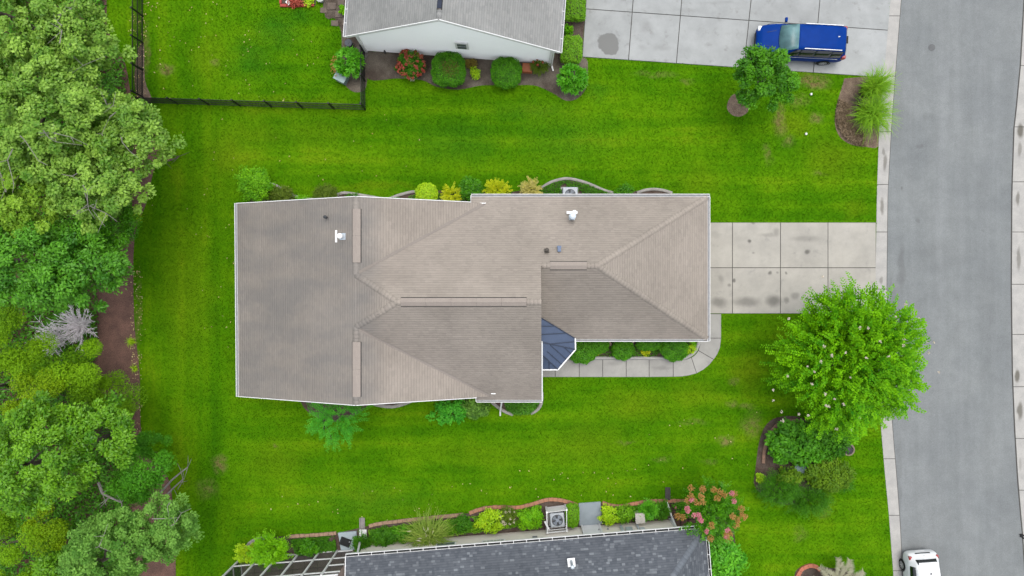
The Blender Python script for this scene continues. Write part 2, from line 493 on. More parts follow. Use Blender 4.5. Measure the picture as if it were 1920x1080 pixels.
sheet('road', [(kx(KLO, y) - 1, y) for y in YS] + [(kx(KR, y) + 1, y) for y in reversed(YS)], -0.02, asphalt)

kerb_mat = pm('kerb_concrete', (0.49, 0.475, 0.44), (0.41, 0.40, 0.375), scale=1.5, rough=0.9, fine=24, fine_amt=0.1,
              spots=sp_px([(1659, 305, 5, 22, .6), (1657, 285, 4, 10, .5), (1653, 388, 5, 20, .6), (1653, 375, 4, 8, .35), (1652, 525, 4, 9, .45), (1663, 240, 5, 14, .4),
                           (1913, 245, 8, 18, .85), (1912, 280, 5, 18, .5), (1908, 372, 5, 18, .65), (1910, 485, 5, 30, .55), (1907, 705, 7, 16, .85), (1912, 770, 7, 22, .75), (1912, 870, 4, 16, .3)]), spot_col=(0.115, 0.105, 0.08), warp=0.06)
def kerb(ina, outa, joints, name, zin, zout):
    k = thing(name, None, None, (0, 0, 0), kind='structure')
    for ya, yb in zip(joints[:-1], joints[1:]):
        ys = np.linspace(ya + 0.6, yb - 0.6, max(2, int((yb - ya) / 25) + 1))
        w = [P(ina(y), y)[:2] for y in ys] + [P(outa(y), y)[:2] for y in reversed(ys)]
        MB().prism(w, -0.3, lambda x, y: 0.02).build('kerb_section', kerb_mat, k)
    # dark filler below the joints
    w = [P(ina(y) + 0.6, y)[:2] for y in YS] + [P(outa(y) - 0.6, y)[:2] for y in reversed(YS)]
    MB().prism(w, -0.31, 0.004).build('joint_filler', joint, k)
kerb(lambda y: kx(KL, y), lambda y: kx(KLO, y), [-480, -370, -270, -170, -70, 30, 143, 247, 346, 435, 542, 650, 755, 860, 966, 1070, 1180, 1290, 1400, 1500], 'kerb', 0.02, -0.01)
kerb(lambda y: kx(KR, y), lambda y: kx(KR, y) + 32, [-480, -380, -280, -180, -80, 20, 123, 238, 341, 435, 533, 627, 725, 822, 919, 1010, 1110, 1210, 1310, 1410, 1500], 'kerb', 0.02, -0.01)
for nm_, f0_, f1_ in (('left', lambda y: kx(KLO, y) - .2, lambda y: kx(KLO, y) + 1.5), ('right', lambda y: kx(KR, y) - 1.5, lambda y: kx(KR, y) + .2)):
    MB().prism([P(f0_(y), y)[:2] for y in YS] + [P(f1_(y), y)[:2] for y in reversed(YS)], -0.05, -0.012).build('gutter_joint', joint, None, kind='structure')
sheet('verge', [(kx(KR, y) + 31, y) for y in YS] + [(kx(KR, y) + 71, y) for y in reversed(YS)], -0.004, MATS['turf'])

# ------------------------------------------------------------------ driveways and path (slabs)
def slab_mat(name, spots, c1=(0.475, 0.462, 0.425), c2=(0.405, 0.397, 0.37), col=(0.10, 0.095, 0.085), warp=0.06, extra=0.0):
    m, t, b = new_mat(name)
    p = t.pos()
    c = t.mix(t.mr(t.noise(p, 0.6, 5, 0.6), 0.32, 0.68), c1, c2)
    c = t.mix(t.math('MULTIPLY', t.mr(t.noise(p, 1.7, 5, 0.65), 0.55, 0.75), 0.35 + extra), c, (0.24, 0.235, 0.22))
    c = t.mix(1.0, c, t.mr(t.noise(p, 30, 3, 0.7), 0.25, 0.75, 0.92, 1.08, smooth=False), 'MULTIPLY')
    c = t.mix(1.0, c, t.mr(t.noise(p, 0.9, 6, 0.7), 0.3, 0.7, 0.91, 1.05), 'MULTIPLY')
    g = t.n('ObjectInfo').outputs['Random']
    c = t.mix(1.0, c, t.mr(g, 0, 1, 0.92, 1.04, smooth=False), 'MULTIPLY')
    c = t.mix(t.spots(p, spots, warp, 2.0), c, col)
    c = t.mix(1.0, c, (K, K, K), 'MULTIPLY'); t.put(b.inputs['Base Color'], c); b.inputs['Roughness'].default_value = 0.9; b.inputs['Specular IOR Level'].default_value = 0.2
    bn = t.n('Bump', i_Strength=0.12, i_Distance=0.01); t.put(bn.inputs['Height'], t.noise(p, 50, 3)); t.put(b.inputs['Normal'], bn)
    return m
own_slab = slab_mat('drive_slab', sp_px([(1405, 452, 5, 5, .8), (1412, 475, 4, 3, .4), (1513, 473, 7, 7, .75), (1376, 527, 5, 6, .75), (1367, 535, 5, 5, .5), (1444, 512, 6, 6, .7), (1457, 512, 3, 3, .4), (1474, 512, 4, 4, .6),
                                        (1455, 435, 10, 12, .35), (1412, 418, 6, 3, .5), (1510, 448, 40, 8, .25), (1347, 567, 22, 14, .55), (1400, 566, 40, 13, .5), (1450, 564, 22, 16, .65), (1474, 562, 8, 9, .5), (1352, 522, 8, 12, .3), (1490, 555, 12, 10, .4), (1440, 440, 26, 6, .3), (1340, 440, 14, 12, .2)], .8),
                     c1=(0.50, 0.475, 0.415), c2=(0.44, 0.42, 0.37))
top_slab = slab_mat('grey_drive_slab', sp_px([(1140, 80, 22, 18, .9), (1143, 92, 18, 12, .9)], .15) + sp_px([(1212, 50, 20, 16, .4), (1240, 90, 26, 10, .35), (1205, 90, 12, 10, .3), (1290, 20, 30, 8, .2), (1350, 5, 60, 5, .2)], .9),
                    c1=(0.44, 0.455, 0.445), c2=(0.395, 0.41, 0.40), col=(0.205, 0.205, 0.195), warp=0.10, extra=0.25)
path_slab = slab_mat('path_slab', sp_px([(1240, 690, 30, 5, .25), (1150, 682, 20, 6, .2)], .9), c1=(0.45, 0.44, 0.40), c2=(0.40, 0.39, 0.36))

def inset(poly, d):
    """shrink a polygon a little towards its centroid along edges (approx.)"""
    c = np.mean(poly, axis=0); out = []
    n = len(poly)
    for i in range(n):
        p = np.array(poly[i]); a = np.array(poly[i - 1]); b = np.array(poly[(i + 1) % n])
        e1 = (a - p); e2 = (b - p)
        v = e1 / (np.linalg.norm(e1) + 1e-9) + e2 / (np.linalg.norm(e2) + 1e-9)
        if np.linalg.norm(v) < 0.3:
            e = e2 / (np.linalg.norm(e2) + 1e-9); nrm = np.array([-e[1], e[0]])
            if np.dot(nrm, c - p) < 0: nrm = -nrm
            out.append(p + nrm * d)
        else:
            v = v / np.linalg.norm(v)
            if np.dot(v, c - p) < 0: v = -v
            out.append(p + v * d * 1.3)
    return out
def slabs(name, polys, mat, z=0.035, gap=0.7, names='slab', base=joint, zb=0.008):
    st = thing(name, None, None, (0, 0, 0), kind='structure')
    mbb = MB()
    for pl in polys:
        w = [P(x, y)[:2] for x, y in pl]
        mbb.prism(w, -0.1, zb)
        w = [P(x, y)[:2] for x, y in inset(pl, gap)]
        MB().prism(w, -0.05, z + random.uniform(-0.003, 0.003)).build(names, mat, st)
    mbb.build('joint_filler', base, st)
    return st
random.seed(3)
vx = [1296, 1373, 1463, 1552, 1642]; hy = [417, 502, 588]
slabs('driveway', [[(vx[i], hy[j]), (vx[i + 1], hy[j]), (vx[i + 1], hy[j + 1]), (vx[i], hy[j + 1])] for i in range(4) for j in range(2)], own_slab)
def tl(i, y):      # vertical joints of the upper driveway (slightly turned)
    top = [1099, 1187, 1278, 1408, 1537, 1670][i]; bot = [1090, 1177, 1267, 1394, 1525, 1658.5][i]
    return top + (bot - top) * y / 130.0
def th(j, x):
    if j == 0: return -170 + (x - 1097) * 0.07
    if j == 1: return -78 + (x - 1097) * 0.07
    if j == 2: return 17 + (x - 1097) * 0.0705
    return 107 + (x - 1090) * 0.068
polys = []
for i in range(5):
    for j in range(3):
        q = []
        for (a, b) in ((i, j), (i + 1, j), (i + 1, j + 1), (i, j + 1)):
            x = tl(a, 60); y = th(b, x)
            x = tl(a, y); y = th(b, x); x = tl(a, y)
            q.append((x, y))
        polys.append(q)
slabs('driveway', polys, top_slab, gap=0.8)
# front path: matching points along the outer and inner edge
PO = [(1352, 588.5), (1352, 634), (1338, 674), (1306, 700), (1262, 706.5), (1217, 707), (1174, 707), (1130, 707), (1086, 707), (1041, 707), (1000, 707)]
PI_ = [(1313, 588.5), (1313, 634), (1309, 657), (1296, 670), (1262, 674), (1217, 674), (1174, 674), (1130, 674), (1086, 674), (1041, 674), (1000, 674)]
mid_o = {1: [(1350, 652), (1345, 664)], 2: [(1330, 684), (1319, 693)], 3: [(1292, 704), (1278, 706)]}
mid_i = {1: [(1312.5, 643), (1311, 651)], 2: [(1306, 662), (1301, 667)], 3: [(1288, 673), (1276, 674)]}
polys = []
for i in range(len(PO) - 1):
    polys.append([PO[i]] + mid_o.get(i, []) + [PO[i + 1], PI_[i + 1]] + list(reversed(mid_i.get(i, []))) + [PI_[i]])
slabs('path', polys, path_slab, gap=0.6)

# ------------------------------------------------------------------ beds
BEDS = {}
def bed(key, pts, mat, z=0.006, smooth=True, name='garden_bed'):
    q = strip_pts(pts + [pts[0]], 4)[:-1] if smooth else pts
    BEDS[key] = q
    return sheet(name, [tuple(p) for p in q], z, mat)
bed('top_house', [(683, 98), (760, 95), (860, 100), (960, 105), (1045, 105), (1096, 108), (1102, 130), (1100, 162), (1085, 183), (1062, 189), (1035, 174), (1000, 160), (950, 161), (905, 160), (860, 168), (820, 163), (790, 150), (745, 147), (690, 148)], bare_soil)
bed('top_strip', [(1040, -200), (1100, -200), (1099, 0), (1091, 108), (1040, 118)], mulch, z=0.010, smooth=False)
bed('top_left', [(604, -200), (720, -200), (720, 60), (700, 95), (690, 140), (684, 168), (662, 172), (642, 150), (640, 110), (640, 62), (628, 35), (606, 14)], bare_soil, z=0.010)
bed('north', [(470, 347), (516, 347), (546, 364), (582, 373), (618, 369), (642, 361), (682, 366), (724, 372), (756, 365), (790, 358), (860, 356), (960, 360), (1012, 351), (1038, 339), (1065, 335), (1100, 342), (1140, 358), (1172, 364), (1197, 357), (1226, 354), (1256, 360), (1262, 375), (1262, 400), (470, 400)], mulch, smooth=False)
bed('south', [(700, 700), (700, 757), (735, 764), (770, 753), (800, 746), (850, 750), (910, 752), (940, 766), (965, 776), (990, 777), (1008, 768), (1016, 752), (1016, 700)], mulch, smooth=False)
bed('south_tree', [(560, 730), (570, 765), (610, 790), (655, 785), (690, 760), (700, 730)], mulch)
bed('entry', [(1060, 600), (1312, 600), (1310, 648), (1303, 662), (1292, 669), (1274, 671), (1060, 672)], mulch, smooth=False)
bed('bottom', [(452, 1060), (454, 1040), (463, 1023), (480, 1010), (545, 1004), (630, 1000), (690, 986), (720, 980), (780, 973), (830, 968), (880, 962), (905, 953), (960, 951), (990, 946), (1020, 938), (1062, 939), (1085, 947), (1128, 942), (1150, 948), (1165, 948), (1195, 943), (1230, 939), (1290, 939), (1340, 950), (1375, 985), (1385, 1080), (1385, 1300), (1250, 1300), (1250, 1010), (670, 1060), (640, 1060)], mulch, smooth=False)
bed('island', [(1413, 905), (1418, 865), (1423, 830), (1434, 800), (1456, 783), (1500, 782), (1545, 810), (1560, 860), (1550, 905), (1515, 940), (1465, 945), (1425, 925)], mulch)
bed('tree_ring', [(1384 + 21 * math.cos(a) * (1 + .06 * math.sin(3 * a)), 197 + 22 * math.sin(a)) for a in np.linspace(0, 2 * math.pi, 12)[:-1]], straw_mulch)
bed('corner', [(1583, 147), (1655, 152), (1649, 240), (1646, 275), (1622, 275), (1596, 271), (1574, 256), (1565, 228), (1570, 192), (1578, 165)], straw_mulch)
bed('forest', [(198, -500), (200, 0), (204, 60), (235, 120), (250, 190), (285, 210), (300, 250), (318, 288), (322, 300), (292, 312), (275, 380), (252, 450), (252, 600), (262, 700), (264, 800), (275, 840), (300, 870), (318, 905), (325, 960), (330, 1080), (340, 1600), (-700, 1600), (-700, -500)], red_mulch, name='forest_floor')
bed('palm', [(1488, 1085), (1494, 1068), (1512, 1060), (1535, 1063), (1600, 1075), (1610, 1130), (1500, 1130)], mulch)
bed('fence_leaves', [(258, 95), (270, 80), (272, 150), (285, 188), (262, 195), (252, 150)], straw_mulch, z=0.012)
bed('red_planter', [(527, -60), (592, -60), (592, 10), (527, 10)], mulch, smooth=False)
NOGRASS = list(BEDS.values()) + [
    [(1294, 416), (1642, 416), (1642, 589), (1294, 589)], [(1090, 106), (1660, 146), (1680, -500), (1100, -500)],
    [(1000, 673), (1275, 673), (1300, 665), (1312, 640), (1312, 587), (1353, 587), (1353, 640), (1345, 665), (1325, 690), (1300, 703), (1270, 708), (1000, 708)],
    [(500, 410), (900, 400), (1290, 400), (1290, 610), (1000, 620), (990, 715), (500, 710)],
    [(690, 100), (1030, 124), (1040, -500), (680, -500)], [(640, 1008), (1300, 955), (1300, 1500), (480, 1500), (480, 1060)],
    [(632, 996), (692, 990), (692, 1025), (632, 1025)], [(1084, 940), (1128, 940), (1130, 990), (1084, 990)]]

def edging(name, label, pts, w_px, h, mat, piece=None, group=None, cat='edging'):
    """border laid along a curve: either one kerb or separate blocks"""
    q = strip_pts(pts, 8)
    d = [0.0]
    for a, b in zip(q[:-1], q[1:]): d.append(d[-1] + float(np.linalg.norm(b - a)))
    def at(s):
        s = min(max(s, 0), d[-1]); i = min(int(np.searchsorted(d, s, side='right')) - 1, len(q) - 2)
        f = (s - d[i]) / max(d[i + 1] - d[i], 1e-6)
        p = q[i] + (q[i + 1] - q[i]) * f; t = (q[i + 1] - q[i]); t = t / np.linalg.norm(t)
        return p, np.array([-t[1], t[0]])
    o = P(*q[len(q) // 2])
    if piece is None:
        mb = MB()
        n = max(3, int(d[-1] / 5)); L = []; R = []
        for i in range(n + 1):
            p, nn = at(d[-1] * i / n); L.append(p + nn * w_px / 2); R.append(p - nn * w_px / 2)
        vs = []; fs = []
        for i in range(n + 1):
            for pt, z in ((L[i], -0.05), (L[i], h * .75), (L[i] * .7 + R[i] * .3, h), (L[i] * .3 + R[i] * .7, h), (R[i], h * .75), (R[i], -0.05)):
                v = P(pt[0], pt[1]); vs.append((v.x, v.y, z))
        for i in range(n):
            for k in range(5): fs.append((i * 6 + k, i * 6 + k + 1, i * 6 + k + 7, i * 6 + k + 6))
        fs.append((0, 1, 2, 3, 4, 5)); fs.append(tuple(n * 6 + k for k in (5, 4, 3, 2, 1, 0)))
        mb.add(vs, fs)
        ob = mb.build(name, mat)
        return tag(ob, label, cat, group)
    t = thing(name, label, cat, (o.x, o.y, 0), group)
    s = 0.0
    while s < d[-1] - 1:
        L = min(piece * random.uniform(.9, 1.1), d[-1] - s)
        a, na = at(s + 0.25); c, nc = at(s + L / 2); b, nb = at(s + L - 0.25)
        j = random.uniform(-.4, .4)
        pts_ = [a + na * (w_px / 2 + j), c + nc * (w_px / 2 + j), b + nb * (w_px / 2 + j), b - nb * (w_px / 2 - j), c - nc * (w_px / 2 - j), a - na * (w_px / 2 - j)]
        MB().prism([P(p[0], p[1])[:2] for p in pts_], -0.05, h + random.uniform(-.01, .015)).build('brick', mat, t)
        s += L
    return t
edging('bed_edging', 'grey concrete edging curving out beside the bright lime shrub at the tan roof corner', [(503, 345), (516, 347), (546, 364), (566, 372), (590, 374)], 5, 0.1, edge_concrete)
edging('bed_edging', 'grey concrete edging in an S curve beyond the left half of the tan roof', [(628, 368), (642, 362), (660, 363), (690, 368), (725, 373), (748, 366), (772, 360), (790, 360)], 5, 0.1, edge_concrete)
edging('bed_edging', 'grey concrete edging arching round the bed with the air conditioner behind the tan roofed house', [(1016, 352), (1030, 343), (1048, 337), (1066, 335), (1090, 340), (1112, 348), (1130, 356), (1150, 362)], 5, 0.1, edge_concrete)
edging('bed_edging', 'short arch of grey concrete edging close to the long white gutter', [(1194, 362), (1208, 357), (1225, 355), (1243, 357), (1260, 362)], 5, 0.1, edge_concrete)
edging('bed_edging', 'short sagging curve of grey concrete edging below the lower ridge end of the tan roof', [(700, 757), (718, 761), (738, 762), (758, 757), (775, 750)], 6, 0.1, edge_concrete)
edging('bed_edging', 'grey concrete edging with the white downspout running across it', [(922, 754), (936, 765), (950, 773), (962, 777)], 5.5, 0.1, edge_concrete)
edging('bed_edging', 'grey concrete edging rounding the lower corner of the tan roof beside the white fascia', [(995, 775), (1005, 770), (1013, 761), (1016, 748), (1016, 735)], 5.5, 0.1, edge_concrete)
edging('planter_kerb', 'pale concrete kerb curving between the front path and the clipped bushes', [(1010, 671), (1100, 671), (1200, 671), (1278, 671), (1292, 667), (1303, 658), (1309, 645), (1310, 630), (1310, 615)], 5.5, 0.16, concrete)
edging('brick_edging', 'tan weathered brick edging at the left end of the screened porch bed', [(456, 1045), (463, 1024), (480, 1011), (502, 1007)], 6, 0.09, edge_concrete, piece=9)
edging('brick_edging', 'straight run of tan brick edging left of the blue grey doorstep pad', [(543, 1005), (580, 1003), (631, 999)], 6, 0.09, pm('tan_brick', (0.42, 0.27, 0.18), (0.33, 0.22, 0.15), rough=.9), piece=9)
edging('brick_edging', 'tan brick edging stretching from the splash block past the tall grass clump', [(692, 986), (720, 980), (780, 973), (830, 968), (870, 964)], 6, 0.09, MATS['tan_brick'], piece=9)
edging('brick_edging', 'terracotta brick edging curving up round the fenced air conditioner', [(880, 962), (905, 953), (935, 950), (970, 951), (996, 945), (1018, 938), (1042, 936), (1064, 940), (1083, 947)], 6.5, 0.09, terracotta, piece=9)
edging('brick_edging', 'terracotta brick edging waving between the side door pad and the pink crape myrtle', [(1129, 942), (1150, 948), (1168, 948), (1195, 943), (1230, 939), (1292, 939)], 6.5, 0.09, terracotta, piece=9)
edging('brick_edging', 'brown brick edging curving round the broad leaved shrubs near the street', [(1430, 868), (1432, 845), (1438, 822), (1450, 803), (1463, 793), (1480, 788), (1504, 789)], 5.5, 0.12, pm('brown_brick', (0.34, 0.20, 0.14), (0.25, 0.16, 0.11), rough=.9), piece=9)
edging('brick_edging', 'bright terracotta ring edging beside the dry palm by the white car', [(1490, 1095), (1494, 1080), (1503, 1066), (1516, 1060), (1529, 1062), (1537, 1068)], 7, 0.12, pm('bright_terracotta', (0.58, 0.20, 0.12), (0.48, 0.17, 0.10), rough=.8), piece=9)
edging('timber_edging', 'red edging along the front of the small vegetable bed at the top', [(526, 11), (545, 11.5), (565, 11), (590, 10.5)], 5, 0.12, red_brick, piece=13)
edging('timber_edging', 'red edging up the left side of the small vegetable bed', [(527, 8), (527, -20), (527, -50)], 4, 0.12, red_brick, piece=13)

# ------------------------------------------------------------------ turf blades
def blades():
    n = 620000
    rng = np.random.default_rng(11)
    px = rng.uniform(190, 1692, n); py = rng.uniform(-40, 1120, n)
    keep = px < np.interp(py, KL[0], KL[1]) - 0.5
    for poly in NOGRASS:
        q = np.asarray([tuple(p) for p in poly], dtype=float)
        bx = (px >= q[:, 0].min()) & (px <= q[:, 0].max()) & (py >= q[:, 1].min()) & (py <= q[:, 1].max()) & keep
        idx = np.nonzero(bx)[0]
        ins = in_poly(px[idx], py[idx], q)
        keep[idx[ins]] = False
    px = px[keep]; py = py[keep]; n = len(px)
    x = (px - 960) * S; y = -(py - 540) * S
    L = rng.uniform(0.035, 0.075, n); W = rng.uniform(0.012, 0.024, n)
    a = rng.uniform(0, 2 * np.pi, n); lean = rng.uniform(0.3, 1.1, n) * L
    b = a + np.pi / 2 + rng.normal(0, .4, n)
    v = np.empty((n, 3, 3), dtype=np.float32)
    v[:, 0] = np.stack([x - np.cos(b) * W, y - np.sin(b) * W, np.full(n, -0.002)], 1)
    v[:, 1] = np.stack([x + np.cos(b) * W, y + np.sin(b) * W, np.full(n, -0.002)], 1)
    v[:, 2] = np.stack([x + np.cos(a) * lean, y + np.sin(a) * lean, L], 1)
    me = np_mesh('grass', v.reshape(-1, 3), np.arange(n * 3), np.full(n, 3), MATS['blade'])
    o = link('grass', me)
    tag(o, 'short green turf blades across the lawns', 'grass', kind='stuff')
blades()
# ------------------------------------------------------------------ roofs
class Plane:
    """roof plane: rises from the eave point e along the unit plan vector up"""
    def __init__(self, e, up, h0, pitch):
        self.e = np.array(e, float); self.up = np.array(up, float) / np.linalg.norm(up); self.h0 = h0; self.p = pitch
        self.a = np.array([self.up[1], -self.up[0]])
    def z(self, x, y): return self.h0 + self.p * ((x - self.e[0]) * self.up[0] + (y - self.e[1]) * self.up[1])
    def ad(self, pt): d = np.array(pt[:2], float) - self.e; return np.array([d @ self.a, d @ self.up])
    def xy(self, ad): return self.e + self.a * ad[0] + self.up * ad[1]
def ccw(p):
    a = sum(p[i][0] * p[(i + 1) % len(p)][1] - p[(i + 1) % len(p)][0] * p[i][1] for i in range(len(p)))
    return list(p) if a > 0 else list(reversed(p))
def clip(sub, cl):
    out = sub
    for i in range(len(cl)):
        A = cl[i]; B = cl[(i + 1) % len(cl)]; inp = out; out = []
        if not inp: break
        def side(p): return (B[0] - A[0]) * (p[1] - A[1]) - (B[1] - A[1]) * (p[0] - A[0])
        for k in range(len(inp)):
            p = inp[k]; q = inp[(k + 1) % len(inp)]; sp = side(p); sq = side(q)
            if sp >= 0: out.append(p)
            if (sp >= 0) != (sq >= 0):
                f = sp / (sp - sq); out.append((p[0] + (q[0] - p[0]) * f, p[1] + (q[1] - p[1]) * f))
    return out
def shingles(plane, polys, mat, parent, expo=0.145, wmin=.13, wmax=.34, name='shingles', deck=None, seed=1, thick=0.007):
    rng = random.Random(seed)
    e = expo / math.sqrt(1 + plane.p ** 2)
    V = []; F = []; C = []; TI = []; VV = []
    off = origin(parent)
    dk = MB()
    for poly in polys:
        ad = ccw([tuple(plane.ad(p)) for p in poly])
        xy = [tuple(p[:2]) for p in poly]
        dk.prism(xy, lambda x, y: plane.z(x, y) - 0.16, lambda x, y: plane.z(x, y) - 0.004)
        d_min = min(p[1] for p in ad); d_max = max(p[1] for p in ad)
        i0 = int(math.floor(d_min / e)); i1 = int(math.ceil(d_max / e))
        for i in range(i0, i1):
            row = clip([(min(p[0] for p in ad) - 1, i * e), (max(p[0] for p in ad) + 1, i * e), (max(p[0] for p in ad) + 1, (i + 1) * e), (min(p[0] for p in ad) - 1, (i + 1) * e)], ad)
            if len(row) < 3: continue
            a0 = min(p[0] for p in row); a1 = max(p[0] for p in row)
            rr = random.Random(seed * 1000 + i)
            a = a0 - rr.uniform(0.05, 4.0)
            while a < a1:
                w = rr.uniform(wmin, wmax); tint = rr.random(); th = thick + rr.uniform(-.0008, .0008)
                if a + w > a0:
                    g = 0.0
                    q = clip([(a + g, i * e), (a + w - g, i * e), (a + w - g, (i + 1) * e), (a + g, (i + 1) * e)], ad)
                    if len(q) >= 3:
                        b = len(V); n = len(q)
                        for p in q:
                            x, y = plane.xy(p); f = (p[1] - i * e) / e
                            V.append((x - off.x, y - off.y, plane.z(x, y) + th * (1 - f) + 0.003 - off.z)); TI.append(tint); VV.append(f)
                        for p in q:
                            x, y = plane.xy(p); f = (p[1] - i * e) / e
                            V.append((x - off.x, y - off.y, plane.z(x, y) - 0.003 - off.z)); TI.append(tint); VV.append(f)
                        F += list(range(b, b + n)); C.append(n)
                        for k in range(n):
                            k2 = (k + 1) % n
                            if max(VV[b + k], VV[b + k2]) < 0.02:      # exposed lower edge of the tab
                                F += [b + k, b + n + k, b + n + k2, b + k2]; C.append(4)
                a += w
    if not V: return
    me = np_mesh(name, V, F, C, mat, attrs={'tint': TI, 'v': VV})
    o = link(name, me, parent); o['kind'] = 'stuff'
    dk.build('roof_deck', deck or mat, parent)
    return o
def ridge_caps(p0, p1, zf, parent, mat, w=0.32, step=0.19, name='ridge_cap', lift=0.018):
    """bent cap shingles lapped along a hip or ridge"""
    p0 = np.array(p0[:2], float); p1 = np.array(p1[:2], float)
    L = np.linalg.norm(p1 - p0); d = (p1 - p0) / L; s = np.array([-d[1], d[0]])
    n = max(1, int(L / step)); V = []; F = []; C = []; TI = []; VV = []; off = origin(parent)
    for i in range(n):
        a = L * i / n; b = L * (i + 1.15) / n
        if i == n - 1: b = L
        tint = random.random(); base = len(V)
        for t, lf in ((a, lift + .012), (b, lift)):
            for k in (-1, 0, 1):
                q = p0 + d * t + s * k * w / 2
                z = zf(q[0], q[1]) + lf
                if k == 0: z = zf(*(p0 + d * t)) + lf + 0.004
                V.append((q[0] - off.x, q[1] - off.y, z - off.z)); TI.append(tint); VV.append(0.5)
        for t in (a,):
            for k in (-1, 0, 1):
                q = p0 + d * t + s * k * w / 2
                V.append((q[0] - off.x, q[1] - off.y, zf(q[0], q[1]) - off.z)); TI.append(tint); VV.append(0.5)
        for t in (b,):
            for k in (-1, 1):
                q = p0 + d * t + s * k * w / 2
                V.append((q[0] - off.x, q[1] - off.y, zf(q[0], q[1]) - off.z)); TI.append(tint); VV.append(0.5)
        for f in ((0, 1, 4, 3), (1, 2, 5, 4), (0, 6, 7, 1), (1, 7, 8, 2), (0, 3, 9, 6), (2, 8, 10, 5)):
            F += [base + k for k in f]; C.append(4)
    me = np_mesh(name, V, F, C, mat, attrs={'tint': TI, 'v': VV})
    o = link(name, me, parent); o['kind'] = 'stuff'
    return o
def ridge_vent(p0, p1, zf, parent, w=0.40, lift=0.06):
    """raised strip vent along a ridge with gap shadow built as dark side strips"""
    p0 = np.array(p0[:2], float); p1 = np.array(p1[:2], float)
    d = (p1 - p0) / np.linalg.norm(p1 - p0); s = np.array([-d[1], d[0]]); L = np.linalg.norm(p1 - p0)
    mb = MB(); dk = MB()
    def pt(t, k, lf, ww): q = p0 + d * t + s * k * ww / 2; return (q[0], q[1], zf(q[0], q[1]) + lf)
    n = max(1, int(L / 1.2))
    for i in range(n):
        a = L * i / n + .004; b = L * (i + 1) / n - .004
        vs = [pt(t, k, lf, w) for lf in (lift, lift - .02) for t in (a, b) for k in (-1, 0, 1)]
        mb.add(vs, [(0, 1, 4, 3), (1, 2, 5, 4), (6, 9, 10, 7), (7, 10, 11, 8), (0, 3, 9, 6), (2, 8, 11, 5), (0, 6, 7, 1), (1, 7, 8, 2), (3, 4, 10, 9), (4, 5, 11, 10)])
    vs = [pt(t, k, lf, w + .07) for lf in (lift - .03, 0.0) for t in (0, L) for k in (-1, 0, 1)]
    dk.add(vs, [(0, 1, 4, 3), (1, 2, 5, 4), (0, 3, 9, 6), (2, 8, 11, 5), (0, 6, 7, 1), (1, 7, 8, 2), (3, 4, 10, 9), (4, 5, 11, 10)])
    v = mb.build('ridge_vent', brown_vent, parent)
    dk.build('vent_gap_shade', dark_rubber, v)  # dark strip showing past both cap edges, painted shadow of the gap
def gutter(p0, p1, z, out, parent, w=0.13, h=0.12, straps=False, gap=0.0, inner=None):
    """open box gutter outside the line p0-p1; out = outward plan direction"""
    p0 = Vector((p0[0], p0[1], z)); p1 = Vector((p1[0], p1[1], z)); o = Vector((out[0], out[1], 0)).normalized()
    mb = MB()
    a = o * (w - .012); dn = Vector((0, 0, -h / 2))
    mb.bar(p0 + a + dn, p1 + a + dn, .026, h)
    mb.bar(p0 + o * .008 + dn, p1 + o * .008 + dn, .012, h - .01)
    d = (p1 - p0).normalized()
    for e in (p0 + d * .008, p1 - d * .008): mb.bar(e + o * .016 + dn, e + o * (w - .03) + dn, .014, h - .004)
    g = mb.build('gutter', white, parent)
    MB().bar(p0 + o * (w * .5) + Vector((0, 0, -h * .5)), p1 + o * (w * .5) + Vector((0, 0, -h * .5)), w - .045, .012).build('gutter_trough', inner or mid_grey, g)
    if straps:
        n = int((p1 - p0).length / straps)
        for i in range(1, n):
            q = p0 + (p1 - p0) * (i / n)
            MB().bar(q + o * .012 + Vector((0, 0, -.012)), q + o * (w - .026) + Vector((0, 0, -.012)), .03, .012).build('gutter_strap', white, g)
    return g
def walls(poly, z1, mat, parent, name='wall', t=0.0):
    """closed wall block standing under a roof"""
    return MB().prism(poly, -0.02, z1).build(name, mat, parent)
def flue(parent, px, py, zroof, hgt=0.35, r=0.07, mat=None, cap=True, flash=True, name='flue_pipe', up=(0, 1), pitch=.5, flash_mat=None, fr=1.0):
    mat = mat or white
    b = P(px, py, zroof)
    u = MB(); u.lathe(b + Vector((0, 0, -.1)), [(r, 0), (r, hgt + .1), (r * .98, hgt + .1)], 14)
    ob = u.build(name, mat, parent, smooth=False)
    if cap:
        MB().lathe(b + Vector((0, 0, hgt + .03)), [(r * .9, -.03), (r * 1.35, 0), (r * 1.35, .05), (r * .6, .09), (.01, .1)], 14).build('cap', mat, ob)
    if flash:
        up3 = Vector((up[0], up[1], pitch)).normalized(); sd = Vector((up[1], -up[0], 0)).normalized(); nn = sd.cross(up3)
        R = Matrix((sd, up3, nn)).transposed()
        if nn.z < 0: nn = -nn
        MB().box(b + nn * .022 + up3 * .06 * fr, (.34 * fr, .36 * fr, .012), rot=R).build('flashing', flash_mat or galv, ob)
    return ob

